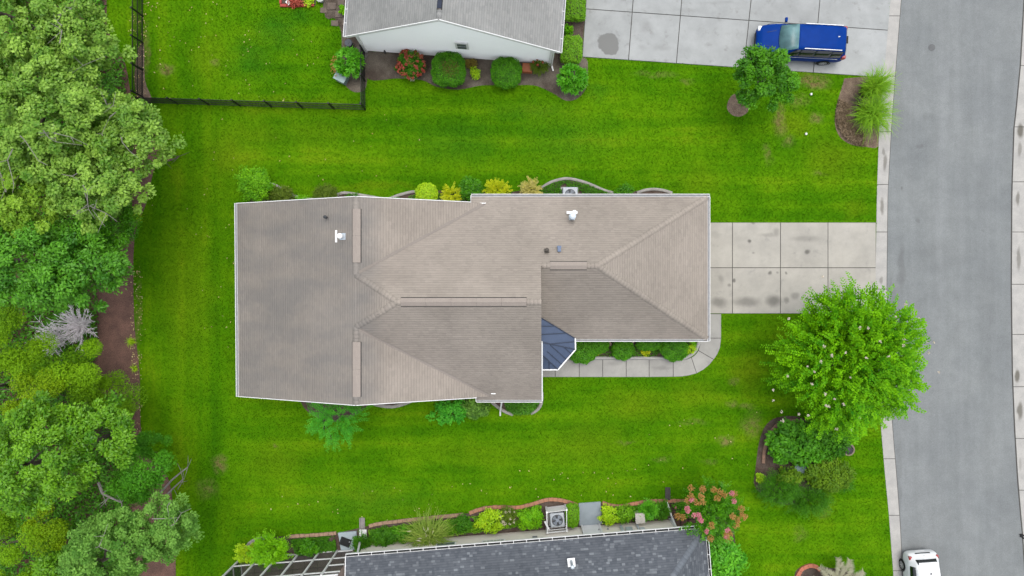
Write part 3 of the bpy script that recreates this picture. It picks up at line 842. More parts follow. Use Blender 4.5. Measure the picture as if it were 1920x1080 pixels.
# ------------------------------------------------------------------ the tan-roofed house
H0 = 2.75
house = thing('house', 'long house with a tan grey shingle roof of hips and valleys on the middle lot', 'house', (0, 0, 0))
g2 = lambda x, y: G(x, y)[:2]
hr = 6.5
pW = Plane(g2(-478.5, 0), (1, 0), H0, 0.40)
pE = Plane(g2(-25.5, 0), (-1, 0), H0, 0.40)
pN = Plane(g2(0, -159.4), (0, -1), H0, 3.75 * 32 / 181.2)
pS = Plane(g2(0, 195.5), (0, 1), H0, 3.75 * 32 / 173.7)
hg = pN.z(*g2(0, -36.4))
pGS = Plane(g2(0, 89.4), (0, 1), H0, (hg - H0) * 32 / 125.8)
pGE = Plane(g2(341.7, 0), (-1, 0), H0, (hg - H0) * 32 / (341.7 - 138.8))
poly = lambda *pts: [g2(*p) for p in pts]
shingles(pW, [poly((-480, -147), (-252, -147), (-252, 188.5), (-477, 188.5)), poly((-252, -21.6), (-180, 21.8), (-252, 63.5))], tan_shingle, house, seed=1)
shingles(pE, [poly((-252, -147), (-252, -21.6), (-45, -147)), poly((-252, 188.5), (-252, 63.5), (-36, 188.5))], tan_shingle, house, seed=2)
shingles(pN, [poly((-252, -21.6), (-180, 21.8), (46, 21.8), (47, -36.4), (-227.6, -36.4)), poly((-227.6, -36.4), (138.8, -36.4), (341.7, -159.4), (-24.5, -159.4)), poly((-71, -159.4), (-24.5, -159.4), (-45, -147), (-71, -147))], tan_shingle, house, seed=3)
shingles(pS, [poly((-180, 21.8), (46, 21.8), (51.5, 195.5), (-24, 195.5), (-252, 63.5)), poly((-62, 195.5), (-24, 195.5), (-36, 188.5), (-62, 188.5))], tan_shingle, house, seed=4)
shingles(pGS, [poly((47, -36.4), (138.8, -36.4), (341.7, 89.4), (49.5, 89.4))], tan_shingle, house, seed=5)
shingles(pGE, [poly((138.8, -36.4), (341.7, -159.4), (341.7, 89.4))], tan_shingle, house, seed=6)
zmin = lambda *pl: (lambda x, y: min(p.z(x, y) for p in pl))
ridge_caps(g2(-252, -147), g2(-252, -21.6), zmin(pW, pE), house, tan_shingle)
ridge_caps(g2(-252, 188.5), g2(-252, 63.5), zmin(pW, pE), house, tan_shingle)
ridge_caps(g2(-252, -21.6), g2(-180, 21.8), zmin(pW, pN), house, tan_shingle)
ridge_caps(g2(-252, 63.5), g2(-180, 21.8), zmin(pW, pS), house, tan_shingle)
ridge_caps(g2(-182, 21.8), g2(46, 21.8), zmin(pN, pS), house, tan_shingle)
ridge_caps(g2(49, -36.4), g2(140, -36.4), zmin(pN, pGS), house, tan_shingle)
ridge_caps(g2(341, -159), g2(138.8, -36.4), zmin(pN, pGE), house, tan_shingle)
ridge_caps(g2(341, 89), g2(138.8, -36.4), zmin(pGS, pGE), house, tan_shingle)
ridge_vent(g2(-251, -128), g2(-251, -41), zmin(pW, pE), house)
ridge_vent(g2(-251, 87), g2(-251, 176), zmin(pW, pE), house)
ridge_vent(g2(-175, 22), g2(23, 22), zmin(pN, pS), house)
ridge_vent(g2(62, -36.6), g2(122, -36.6), zmin(pN, pGS), house)
# darker strips along the valleys: crease shade put into the shingle colour
valley_m = shingle_mat('shade_shingle', (0.335, 0.295, 0.258), (0.30, 0.264, 0.232), (0.36, 0.317, 0.277))
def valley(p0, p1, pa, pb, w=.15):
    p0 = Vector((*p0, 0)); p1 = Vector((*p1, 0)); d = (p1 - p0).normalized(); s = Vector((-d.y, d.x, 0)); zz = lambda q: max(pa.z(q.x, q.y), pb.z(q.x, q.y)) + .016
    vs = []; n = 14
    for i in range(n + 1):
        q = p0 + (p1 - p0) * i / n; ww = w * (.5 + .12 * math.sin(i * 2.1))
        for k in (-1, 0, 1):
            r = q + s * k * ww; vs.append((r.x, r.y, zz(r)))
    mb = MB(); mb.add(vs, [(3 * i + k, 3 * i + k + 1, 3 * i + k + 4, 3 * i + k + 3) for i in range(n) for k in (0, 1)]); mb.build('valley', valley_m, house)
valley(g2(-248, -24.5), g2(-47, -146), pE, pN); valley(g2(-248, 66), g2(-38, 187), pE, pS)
# walls below the eaves
walls(poly((-466, -141), (-66, -141), (-66, -148), (328, -148), (328, 78), (44, 78), (44, 182), (-466, 182)), H0 - .16, beige_siding, house)
def gable(pts, parent, mat, name='gable_wall'):
    """vertical triangle/polygon wall: list of (x, y, z) metres, thickened"""
    n = (Vector(pts[1]) - Vector(pts[0])).cross(Vector(pts[2]) - Vector(pts[0])).normalized() * .06
    mb = MB(); k = len(pts)
    vs = [Vector(p) + n for p in pts] + [Vector(p) - n for p in pts]
    mb.add(vs, [tuple(range(k)), tuple(reversed(range(k, 2 * k)))] + [(i, i + k, (i + 1) % k + k, (i + 1) % k) for i in range(k)])
    return mb.build(name, mat, parent)
for yy in (-141, 182):
    gable([G(-466, yy, H0 - .2), G(-252, yy, pW.z(*g2(-252, 0)) - .2), G(-45, yy, H0 - .2)], house, beige_siding)
gable([G(42, 182, H0 - .2), G(42, 22, hr - .2), G(42, -36, hg - .2), G(42, 78, H0 - .3)], house, beige_siding)
# white rake boards, fascia and gutters
def rake(pa, pb, parent, dz=-.06, w=.035, h=.17):
    return MB().bar(Vector(pa) + Vector((0, 0, dz)), Vector(pb) + Vector((0, 0, dz)), w, h).build('rake_board', white, parent)
rake(G(-480, -147.8, H0), G(-252, -147.8, pW.z(*g2(-252, 0))), house); rake(G(-252, -147.8, pE.z(*g2(-252, 0))), G(-71, -147.8, pE.z(*g2(-71, 0))), house)
rake(G(-477, 189.3, H0), G(-252, 189.3, pW.z(*g2(-252, 0))), house); rake(G(-252, 189.3, pE.z(*g2(-252, 0))), G(-62, 189.3, pE.z(*g2(-62, 0))), house)
rake(G(52.6, 195.5, H0 + .01), G(49.3, 89, pS.z(*g2(0, 89))), house, dz=-.05, w=.06)
gutter(g2(-480, -148), g2(-477, 189.5), H0 + .03, (-1, 0), house, w=.14)
gutter(g2(-71, -159.4), g2(345.2, -159.4), H0 + .03, (0, 1), house, w=.15)
gutter(g2(-62, 195.5), g2(52.5, 195.5), H0 + .03, (0, -1), house, w=.13)
gutter(g2(341.7, -159.4), g2(341.7, 93), H0 + .025, (1, 0), house, w=.13)
gutter(g2(108, 89.4), g2(341.5, 89.4), H0 + .03, (0, -1), house, w=.13)
MB().box(G(-71.8, -153.5, H0 - .02), (.03, .5, .14)).build('rake_board', white, house)
MB().box(G(-63, 192.5, H0 - .02), (.03, .34, .14)).build('rake_board', white, house)
MB().box(P(905, 381, 3.08), (.34, .05, .03)).build('diverter', white, house)
MB().box(P(925, 738, 3.12), (.24, .05, .03)).build('diverter', white, house)
# downspout reaching out over the edging
mb = MB(); mb.bar(P(941, 752, 2.55), P(938, 771, 0.35), .085, .07); mb.bar(P(938, 771, .35), P(938, 779, .12), .085, .07); mb.build('downspout', white, house)
# vents on the roof
def onroof(plane, px, py):
    z = 4.0
    for _ in range(30):
        v = P(px, py, z); z = plane.z(v.x, v.y)
    return z
flue(house, 612.5, 408, onroof(pW, 612.5, 408), hgt=.26, r=.065, mat=dark_grey, up=(1, 0), pitch=.4, flash=False)
MB().lathe(P(609.5, 406.5, onroof(pW, 612, 407) + .30), [(.07, 0), (.07, .03), (.02, .05)], 12).build('cap', white, house)
flue(house, 641, 443.5, onroof(pW, 641, 443.5), hgt=.4, r=.10, mat=white, up=(1, 0), pitch=.4, flash_mat=galv, fr=1.0)
MB().box(P(630.5, 443, onroof(pW, 630.5, 443) + .04), (.10, .62, .05)).build('flashing', white, house)
f_ = flue(house, 1072, 407, 3.73, hgt=.55, r=.13, mat=galv, up=(0, -1), pitch=.66, fr=.9)
MB().box(P(1072.5, 398.5, 3.60), (.58, .14, .05)).build('flashing', white, house)
MB().lathe(P(1077, 398.5, 4.3), [(.13, 0), (.13, .05), (.05, .08)], 14).build('cap', white, house)
flue(house, 1025, 469, 4.85, hgt=.25, r=.075, mat=pm('bronze', (.10, .085, .07), rough=.5), up=(0, -1), pitch=.66, flash_mat=pm('bronze', (.1, .085, .07)), fr=.7)
MB().box(P(1048.5, 467, 4.87), (.17, .27, .16)).build('box_vent', pm('steel_blue', (.15, .21, .33), rough=.5), house)
MB().box(P(1048.5, 462.5, 4.82), (.22, .10, .05)).build('box_vent', MATS['steel_blue'], house)
# standing-seam roof over the entry
ent = []
A_ = P(1013, 641, 3.62); V_ = P(1013, 595, 3.60); C1 = P(1077.5, 634, 2.78); C2 = P(1078, 655, 2.76); C3 = P(1045.5, 692, 2.74); C4 = P(1014, 692.5, 2.74); A2 = P(1013, 662, 3.46)
def panel(pts, nm='metal_panel'):
    n = (pts[1] - pts[0]).cross(pts[2] - pts[0]).normalized()
    if n.z < 0: pts = list(reversed(pts)); n = -n
    mb = MB(); k = len(pts)
    mb.add([p for p in pts] + [p - Vector((0, 0, .06)) for p in pts], [tuple(range(k)), tuple(reversed(range(k, 2 * k)))] + [(i, i + k, (i + 1) % k + k, (i + 1) % k) for i in range(k)])
    return mb.build(nm, blue_grey, house)
panel([V_, A_, C2, C1]); panel([A_, A2, C3, C2]); panel([A2, C4, C3])
def seam(a, b, w=.035, h=.05, mat=None):
    up = Vector((0, 0, h * .35))
    MB().bar(a + up, b + up, w, h).build('seam', mat or pm('seam_metal', (.035, .05, .085), rough=.5), house)
lerp = lambda a, b, t: a + (b - a) * t
seam(V_, C1, .05, .05); seam(A_, C2, .05, .06); seam(A2, C3, .05, .06)
for t in (.36, .70):
    a = lerp(V_, A_, t)
    seam(a, lerp(V_, C1, t + .06))
seam(lerp(A_, C2, .28) , lerp(C1, C2, .32))
for t in (.22, .5, .76):
    e = lerp(C2, C3, t); d = A_ - lerp(C2, C3, .66); seam(e, e + d * (.28 if t == .22 else .70 if t == .5 else .62))
seam(lerp(C4, C3, .5), lerp(C4, C3, .5) + (A2 - C4) * .45)
def edge_trim(a, b, w=.07): MB().bar(a + Vector((0, 0, -.02)), b + Vector((0, 0, -.02)), w, .12).build('fascia', white, house)
edge_trim(C1 + Vector((.03, 0, 0)), C2 + Vector((.03, -.01, 0))); edge_trim(C2 + Vector((.03, -.01, 0)), C3 + Vector((.02, -.03, 0))); edge_trim(C3 + Vector((.02, -.03, 0)), C4 + Vector((0, -.03, 0)))
for c in (C2, C3):
    MB().box((c.x - .15, c.y + .15, 1.3), (.2, .2, 2.6)).build('porch_post', white, house)

# ------------------------------------------------------------------ white-gabled neighbour (top)
ang = math.radians(4.2)
th_o = G(-101.5, -429.5)
ex = Vector((math.cos(ang), -math.sin(ang), 0)); ey = Vector((math.sin(ang), math.cos(ang), 0))
def T(x, y, z=0.0):     # local px -> metres: x right along the gable, y into the house
    v = th_o + ex * (x * S) + ey * (y * S); return Vector((v.x, v.y, z))
nh = thing('house', 'white gabled house with a mid grey shingle roof beyond the upper lawn', 'house', (th_o.x, th_o.y, 0))
D_ = 430
xl, xr, xq = -189, 185, -15; hq = 6.1
pTL = Plane(T(xl, 0)[:2], ex[:2], H0, (hq - H0) / ((xq - xl) * S)); pTR = Plane(T(xr, 0)[:2], tuple(-c for c in ex[:2]), H0, (hq - H0) / ((xr - xq) * S))
shingles(pTL, [[T(xl, -3)[:2], T(xq, -3)[:2], T(xq, D_)[:2], T(xl, D_)[:2]]], grey_shingle, nh, seed=11)
shingles(pTR, [[T(xr, -3)[:2], T(xq, -3)[:2], T(xq, D_)[:2], T(xr, D_)[:2]]], grey_shingle, nh, seed=12)
ridge_caps(T(xq, 0)[:2], T(xq, 16)[:2], zmin(pTL, pTR), nh, grey_shingle, w=.3)
ridge_vent(T(xq, 12)[:2], T(xq, 330)[:2], zmin(pTL, pTR), nh, w=.2)
MB().bar(T(xq, 13, hq + .08), T(xq, 31, hq + .08), .22, .05).build('vent_cover', pm('navy_cap', (.03, .04, .07)), nh)
# gable wall: lapped siding boards
wl, wr = -172, 172
roofz = lambda x: min(pTL.z(*T(x, 0)[:2]), pTR.z(*T(x, 0)[:2])) - .12
walls([T(wl, 4)[:2], T(wr, 4)[:2], T(wr, D_ - 10)[:2], T(wl, D_ - 10)[:2]], H0 - .15, white_siding, nh)
gable([T(wl, 6, H0 - .2), T(wr, 6, H0 - .2), T(wr, 6, roofz(wr)), T(xq, 6, roofz(xq)), T(wl, 6, roofz(wl))], nh, white_siding)
sd = MB(); z = .08
while z < hq - .2:
    z2 = z + .17
    # x range where the roof is above z2
    xa, xb = wl, wr
    zz = min(z2, hq - .15)
    if zz > roofz(wl): xa = wl + (zz - roofz(wl)) / (roofz(xq) - roofz(wl)) * (xq - wl)
    if zz > roofz(wr): xb = wr - (zz - roofz(wr)) / (roofz(xq) - roofz(wr)) * (wr - xq)
    if xb - xa > 4:
        a0, a1 = T(xa, 2.2, z), T(xb, 2.2, z); b0, b1 = T(xa, 2.9, zz), T(xb, 2.9, zz); c0, c1 = T(xa, 3.6, z), T(xb, 3.6, z)
        sd.add([a0, a1, b1, b0, c0, c1], [(0, 1, 2, 3), (0, 4, 5, 1), (0, 3, 4), (1, 5, 2)])
    z = z2
so = sd.build('siding', white_siding, nh); so['kind'] = 'stuff'
for sx, xa in ((1, wl), (-1, wr)):
    MB().box(T(xa, 1.2, 1.3), (.14, .12, 2.6), rotz=-ang).build('corner_board', white, nh)
def rk(a, b): MB().bar(a, b, .04, .2).build('rake_board', white, nh)
rk(T(xl, -4, H0 - .08), T(xq, -4, hq - .08)); rk(T(xq, -4, hq - .08), T(xr, -4, H0 - .08))
gutter(T(xl, -5)[:2], T(xl, D_)[:2], H0 + .03, tuple(-c for c in ex[:2]), nh, w=.15, straps=.75)
gutter(T(xr, -5)[:2], T(xr, D_)[:2], H0 + .03, tuple(ex[:2]), nh, w=.15, straps=.75)
ds = MB(); ds.bar(T(xr - 10, -2, 2.5), T(176, 0, 2.2), .08, .07); ds.bar(T(176, 0, 2.25), T(176, 0, .1), .08, .07); ds.bar(T(176, 0, .1), T(180, -10, .06), .08, .07); ds.build('downspout', white, nh)
# small slatted gable vent
gv_c = P(868, 94.0, 1.1)
yv = 1.0
cx = -101.5 + (868 - 960) * 0 # placed on the wall plane below
wv = MB(); vx_ = (868 - 960 + 101.5 * 1.0)
vk = 0.965
xx = ((868 - 960) * vk + 101.5) * math.cos(ang) + ((94 - 540) * vk + 429.5) * math.sin(ang)
zc = CAM_H * (1 - 421.5 / 446.0)
vent = MB().box(T(xx, 1.0, zc), (.74, .08, .95), rotz=-ang).build('window', white, nh)
for dz in (-.19, .19):
    MB().box(T(xx, -.6, zc + dz), (.50, .05, .26), rotz=-ang).build('pane', pm('dark_pane', (.16, .17, .19), rough=.15, spec=.6), vent)
MB().box(T(wl + 36, .5, .25), (.06, .12, .3), rotz=-ang).build('spigot', dark_grey, nh)

# ------------------------------------------------------------------ slate-roofed neighbour (bottom)
ang2 = math.radians(4.6)
bo = G(337, 419)
fx = Vector((-math.cos(ang2), -math.sin(ang2), 0)); fy = Vector((math.sin(ang2), -math.cos(ang2), 0))
def B(x, y, z=0.0):     # local px: x leftwards along the eave, y into the house (down the picture)
    v = bo + fx * (x * S) + fy * (y * S); return Vector((v.x, v.y, z))
bh = thing('house', 'neighbouring house with a dark slate blue shingle roof and beige side wall', 'house', (bo.x, bo.y, 0))
Lb, Db, pb = 629, 400, .42
hb = H0 + pb * Db / 2 * S
pF = Plane(B(0, 0)[:2], fy[:2], H0, pb); pB_ = Plane(B(0, Db)[:2], tuple(-c for c in fy[:2]), H0, pb); pR = Plane(B(0, 0)[:2], fx[:2], H0, pb)
bp = lambda *pts: [B(*p)[:2] for p in pts]
shingles(pF, [bp((0, 0), (Lb, 0), (Lb, Db / 2), (Db / 2, Db / 2))], slate_shingle, bh, seed=21, wmin=.10, wmax=.26, expo=.13)
shingles(pR, [bp((0, 0), (Db / 2, Db / 2), (0, Db))], slate_shingle, bh, seed=22, wmin=.10, wmax=.26, expo=.13)
shingles(pB_, [bp((0, Db), (Db / 2, Db / 2), (Lb, Db / 2), (Lb, Db))], slate_shingle, bh, seed=23, wmin=.3, wmax=.6)
slate_cap = shingle_mat('slate_cap', (0.17, 0.19, 0.215), (0.13, 0.145, 0.17), (0.24, 0.265, 0.29))
ridge_caps(B(3, 3)[:2], B(Db / 2, Db / 2)[:2], zmin(pF, pR), bh, slate_cap, w=.34)
ridge_caps(B(3, Db - 3)[:2], B(Db / 2, Db / 2)[:2], zmin(pB_, pR), bh, slate_cap, w=.34)
ridge_caps(B(Db / 2, Db / 2)[:2], B(Lb, Db / 2)[:2], zmin(pF, pB_), bh, slate_cap, w=.34)
wy = 12
walls(bp((41, wy), (Lb - 12, wy), (Lb - 12, Db - 14), (41, Db - 14)), H0 - .17, beige_siding, bh)
gable([B(Lb - 12, 14, H0 - .2), B(Lb - 12, Db / 2, hb - .2), B(Lb - 12, Db - 14, H0 - .2)], bh, beige_siding)
MB().prism(bp((2, 2), (Lb - 2, 2), (Lb - 2, Db - 2), (2, Db - 2)), H0 - .2, H0 - .17).build('soffit', white, bh)
gutter(B(-4, 0)[:2], B(Lb, 0)[:2], H0 + .05, tuple(-c for c in fy[:2]), bh, w=.17, h=.14, straps=.70, inner=dark_rubber)
gutter(B(0, -4)[:2], B(0, Db)[:2], H0 + .05, tuple(-c for c in fx[:2]), bh, w=.15, h=.14, straps=.75, inner=dark_rubber)
MB().bar(B(Lb + .8, 0, H0 - .07), B(Lb + .8, Db / 2, hb - .07), .04, .18).build('rake_board', white, bh)
flue(bh, 1071, 1052, 3.45, hgt=.75, r=.075, mat=galv, up=(fy.x, fy.y), pitch=pb, flash_mat=white, fr=1.2)
def wall_item(px, zc, size, mat, name, parent=bh, out=.02):
    """place on the front wall: x from the pixel column at ground level"""
    # intersect: local x for given px at height zc on the wall line
    k = S * (CAM_H - zc) / CAM_H
    X = (px - 960) * k
    lx = (337 * S - X) / S / math.cos(ang2)
    c = B(lx, wy, zc) - fy * out
    lx2 = lx + (X - c.x) / fx.x / S
    c = B(lx2, wy, zc) - fy * (out + size[1] / 2 - .01)
    return MB().box(c, size, rotz=ang2).build(name, mat, parent), c
wob, c = wall_item(925, 1.55, (1.35, .06, .9), white, 'window')
pane_m = pm('window_pane', (.42, .43, .40), rough=.3)
for i in range(6):
    for j in range(2):
        MB().box(c - fy * .035 + fx * ((i - 2.5) * .2) + Vector((0, 0, (j - .5) * .34)), (.165, .02, .29), rotz=ang2).build('pane', pane_m, wob)
wob, c = wall_item(835, 1.6, (1.15, .06, 1.3), white, 'window')
for j in (-1, 1):
    MB().box(c - fy * .035 + Vector((0, 0, j * .3)), (1.0, .02, .54), rotz=ang2).build('pane', pm('green_glass', (.17, .22, .21), rough=.1, spec=.7), wob)
wob, c = wall_item(1111, 1.05, (1.02, .08, 2.1), white, 'door')
for j in (-1, 1): MB().box(c - fy * .05 + fx * j * .52, (.09, .08, 2.15), rotz=ang2).build('door_frame', white, wob)
MB().lathe(c - fy * .09 - fx * .38, [(.035, -.03), (.045, 0), (.035, .03)], 10).build('handle', mid_grey, wob)
for px_, z_, sz in ((1180, 1.3, (.36, .16, .5)), (1166, 1.0, (.14, .12, .7)), (1205, 1.4, (.24, .14, .32)), (1196, .9, (.10, .10, .5)), (1003, 1.2, (.28, .08, .2)), (1016, 1.5, (.14, .1, .14)), (996, 1.6, (.1, .08, .1)), (1140, .8, (.08, .08, .12)), (1203, 1.7, (.12, .1, .16))):
    wall_item(px_, z_, sz, galv if sz[2] > .25 else mid_grey, 'meter_box')
mb = MB(); mb.bar(P(1022, 978, .5), P(1029, 993, .9), .1, .1); mb.build('conduit', white, bh)
MB().box(B(42, wy - 1, 1.3), (.13, .13, 2.6), rotz=ang2).build('corner_board', white, bh)
ds = MB(); pa = B(46, -1, 2.55); ds.bar(pa, B(44, wy - 3, 2.2), .09, .08); ds.bar(B(44, wy - 3, 2.25), P(1259, 968, .35), .09, .08); ds.bar(P(1259, 968, .3), P(1250, 940, .08), .09, .08); ds.build('downspout', white, bh)
ds = MB(); ds.bar(B(Lb - 16, -1, 2.5), B(Lb - 14, wy - 3, 2.2), .09, .08); ds.bar(B(Lb - 14, wy - 3, 2.25), P(676, 1012, .25), .09, .08); ds.bar(P(676.5, 1010, .2), P(675, 992, .07), .10, .08); ds.build('downspout', white, bh)
bfloor = pm('brick_paving', (.20, .11, .08), (.14, .085, .065), scale=6, rough=.9)
slabs('paving', [[(1262 + 14 * i, 958 + 16 * j), (1275 + 14 * i, 957 + 16 * j), (1275 + 14 * i, 972 + 16 * j), (1262 + 14 * i, 973 + 16 * j)] for i in range(3) for j in range(3)], bfloor, z=.05, gap=.5, names='tile')
# screened porch at the left end
por = thing('screened_porch', 'screened porch with white aluminium frame at the left end of the slate roofed house', 'porch', P(560, 1070))
base = [(452, 1047.0), (489, 1043.6), (523, 1041.2), (560, 1038.6), (598.6, 1035.2), (633, 1032.6), (664, 1030)]
ht = 3.5
screen_m, t, b = new_mat('porch_screen')
b.inputs['Base Color'].default_value = (.012, .013, .015, 1); b.inputs['Roughness'].default_value = .6
tr = t.n('BsdfTransparent'); mx = t.n('MixShader'); mx.inputs[0].default_value = .62
t.t.links.new(tr.outputs[0], mx.inputs[1]); t.t.links.new(b.outputs[0], mx.inputs[2]); t.t.links.new(mx.outputs[0], t.t.nodes['Material Output'].inputs['Surface'])
gpt = lambda i, z: Vector((*P(*base[i])[:2], z))
inw = Vector((math.sin(ang2), -math.cos(ang2), 0))
for i in range(len(base)):
    if i == len(base) - 1: continue
    MB().bar(gpt(i, 0), gpt(i, ht), .11, .08).build('post', white, por)
for i in range(len(base) - 1):
    a, b2 = gpt(i, 0), gpt(i + 1, 0); d = (b2 - a).normalized() * .055
    for z_, h_ in ((.06, .12 if i < 5 else .3), (1.16, .09), (3.1, .10), (ht, .11)) + (((2.15, .09),) if i == 5 else ()):
        MB().bar(a + d + Vector((0, 0, z_)), b2 - d + Vector((0, 0, z_)), .055, h_).build('rail', white, por)
    MB().add([a + d + Vector((0, 0, .1)), b2 - d + Vector((0, 0, .1)), b2 - d + Vector((0, 0, ht)), a + d + Vector((0, 0, ht))], [(0, 1, 2, 3)]) if False else None
    mb = MB(); mb.add([a + d + Vector((0, 0, .12)), b2 - d + Vector((0, 0, .12)), b2 - d + Vector((0, 0, ht - .06)), a + d + Vector((0, 0, ht - .06))], [(0, 1, 2, 3)])
    mb.build('screen', screen_m, por)
for i in range(len(base) - 1):
    MB().bar(gpt(i, ht + .02), gpt(i, ht + .02) + inw * 6.0, .08, .1).build('roof_beam', white, por)
a = gpt(0, 0)
for k in range(1, 5):
    MB().bar(a + inw * 1.5 * k, a + inw * 1.5 * k + Vector((0, 0, ht)), .1, .08).build('post', white, por)
for z_ in (.06, 1.16, ht): MB().bar(a + inw * .06 + Vector((0, 0, z_)), a + inw * 6 + Vector((0, 0, z_)), .055, .09).build('rail', white, por)
for k in (2, 4): MB().bar(gpt(0, ht + .1) + inw * 1.5 * k, gpt(5, ht + .1) + inw * 1.5 * k, .08, .08).build('roof_beam', white, por)
mb = MB(); mb.add([gpt(0, ht + .05), gpt(5, ht + .05), gpt(5, ht + .05) + inw * 6, gpt(0, ht + .05) + inw * 6], [(0, 1, 2, 3)]); mb.build('screen', screen_m, por)
mb = MB(); mb.add([a + Vector((0, 0, .1)), a + inw * 6 + Vector((0, 0, .1)), a + inw * 6 + Vector((0, 0, ht)), a + Vector((0, 0, ht))], [(0, 1, 2, 3)]); mb.build('screen', screen_m, por)
deck_m = pm('porch_tile', (.33, .27, .23), (.26, .20, .175), scale=1.5, rough=.8)
pd = (gpt(6, 0) - gpt(0, 0)); nn_ = 9
for i in range(nn_):
    for j in range(7):
        q = [gpt(0, 0) + pd * ((i + f) / nn_) + inw * (.85 * (j + g_) + .04) for f, g_ in ((.015, .015), (.985, .015), (.985, .985), (.015, .985))]
        MB().prism([p[:2] for p in q], -.02, .045).build('floor_tile', deck_m, por)
MB().prism([p[:2] for p in (gpt(0, 0), gpt(6, 0), gpt(6, 0) + inw * 6, gpt(0, 0) + inw * 6)], -.05, .03).build('floor_base', joint, por)
# ------------------------------------------------------------------ foliage
def nrm(a): return a / (np.linalg.norm(a, axis=-1, keepdims=True) + 1e-9)
def rdir(rng, n): return nrm(rng.normal(size=(n, 3)))
def leaves(name, mat, parent, pos, nor, dr, L, W, tint, fold=.12, label=None):
    """every leaf is a folded four-cornered blade"""
    n = len(pos)
    dr = nrm(dr - nor * np.sum(dr * nor, axis=1, keepdims=True))
    sd = np.cross(nor, dr)
    L = np.broadcast_to(np.asarray(L, float), (n,))[:, None]; W = np.broadcast_to(np.asarray(W, float), (n,))[:, None]
    off = np.array(origin(parent)) if parent is not None else np.zeros(3)
    v = np.empty((n, 4, 3))
    v[:, 0] = pos - dr * L * .5
    v[:, 1] = pos + sd * W * .5 + nor * W * fold - dr * L * .05
    v[:, 2] = pos + dr * L * .5 - nor * L * .06
    v[:, 3] = pos - sd * W * .5 + nor * W * fold - dr * L * .05
    v -= off
    me = np_mesh(name, v.reshape(-1, 3), np.arange(n * 4), np.full(n, 4), mat, attrs={'tint': np.repeat(np.clip(tint, 0, 1), 4)})
    o = link(name, me, parent)
    if label: o['label'] = label
    return o
def cat(*gs): return [np.concatenate(x) for x in zip(*gs)]
def clump_cloud(rng, c, rad, ncl, clr, nleaf, L, W, up=1.25, zmin=-.35, inner=.5, flat=.75, rand=.55):
    """leaf clumps spread through an uneven ellipsoid"""
    c = np.array(c, float); rad = np.array(rad, float)
    d = rdir(rng, ncl * 3); d = d[d[:, 2] > zmin][:ncl]; ncl = len(d)
    lump = 1 + .18 * np.sin(d[:, 0] * 5.1 + c[0]) * np.sin(d[:, 1] * 4.3 + c[1] * 1.7) + .12 * np.sin(d[:, 0] * 9 + d[:, 1] * 7)
    fr = rng.uniform(inner ** 3, 1, ncl) ** (1 / 3)
    cc = c + d * rad * (fr * lump)[:, None]
    ct = np.clip(.45 + .34 * rng.normal(size=ncl) + .15 * (fr - .8), 0, 1)
    rr = clr * rng.uniform(.6, 1.25, ncl)
    idx = np.repeat(np.arange(ncl), nleaf); n = len(idx)
    o = rdir(rng, n) * (rng.uniform(0, 1, n) ** .45)[:, None]
    o[:, 2] *= flat
    pos = cc[idx] + o * rr[idx][:, None]
    nor = nrm(o * .5 + d[idx] * .25 + np.array([0, 0, up]) + rng.normal(size=(n, 3)) * rand)
    dr = nrm(o * .8 + d[idx] * .4 + rng.normal(size=(n, 3)) * .5 - np.array([0, 0, .25]))
    s = rng.uniform(.65, 1.25, n)
    return [pos, nor, dr, L * s, W * s, np.clip(ct[idx] + rng.normal(size=n) * .12, 0, 1)], cc
def spray_cloud(rng, c, rad, nsp, slen, nleaf, L, W, upb=.35, zmin=-.25, inner=.45, droop=.35, ang=.9, wig=.4, side=.5, out=1.0):
    """leafy shoots pointing outwards, leaves set along both sides of each"""
    c = np.array(c, float); rad = np.array(rad, float)
    d = rdir(rng, nsp * 3); d = d[d[:, 2] > zmin][:nsp]; nsp = len(d)
    fr = rng.uniform(inner ** 2, .92, nsp) ** .5
    lump = 1 + .15 * np.sin(d[:, 0] * 6 + c[1]) * np.sin(d[:, 1] * 5 + c[0])
    st = c + d * rad * (fr * lump)[:, None]
    ax = nrm(d * np.array([out, out, out * .7]) + np.array([0, 0, upb]) + rng.normal(size=(nsp, 3)) * wig)
    sl = slen * rng.uniform(.6, 1.3, nsp)
    t = (np.arange(nleaf) + .5) / nleaf
    T_ = np.tile(t, nsp); idx = np.repeat(np.arange(nsp), nleaf); n = len(idx)
    pos = st[idx] + ax[idx] * (T_ * sl[idx])[:, None] - np.array([0, 0, 1.0]) * (droop * (T_ ** 2) * sl[idx])[:, None]
    hs = nrm(np.cross(ax, np.array([0, 0, 1.0])) + 1e-4)
    sg = np.where(np.arange(n) % 2 == 0, 1.0, -1.0)[:, None]
    upv = np.cross(hs, ax)
    dr = nrm(ax[idx] * (1 - side) + hs[idx] * sg * ang + rng.normal(size=(n, 3)) * .25)
    nor = nrm(upv[idx] + np.array([0, 0, .5]) + rng.normal(size=(n, 3)) * .35)
    s = rng.uniform(.75, 1.2, n) * (1 - .35 * T_)
    pos = pos + dr * (L * s * .5)[:, None]
    ct = np.clip(.4 + .25 * rng.normal(size=nsp), 0, 1)
    return [pos, nor, dr, L * s, W * s, np.clip(ct[idx] + .42 * T_ - .1 + rng.normal(size=n) * .08, 0, 1)], st, st + ax * sl[:, None]
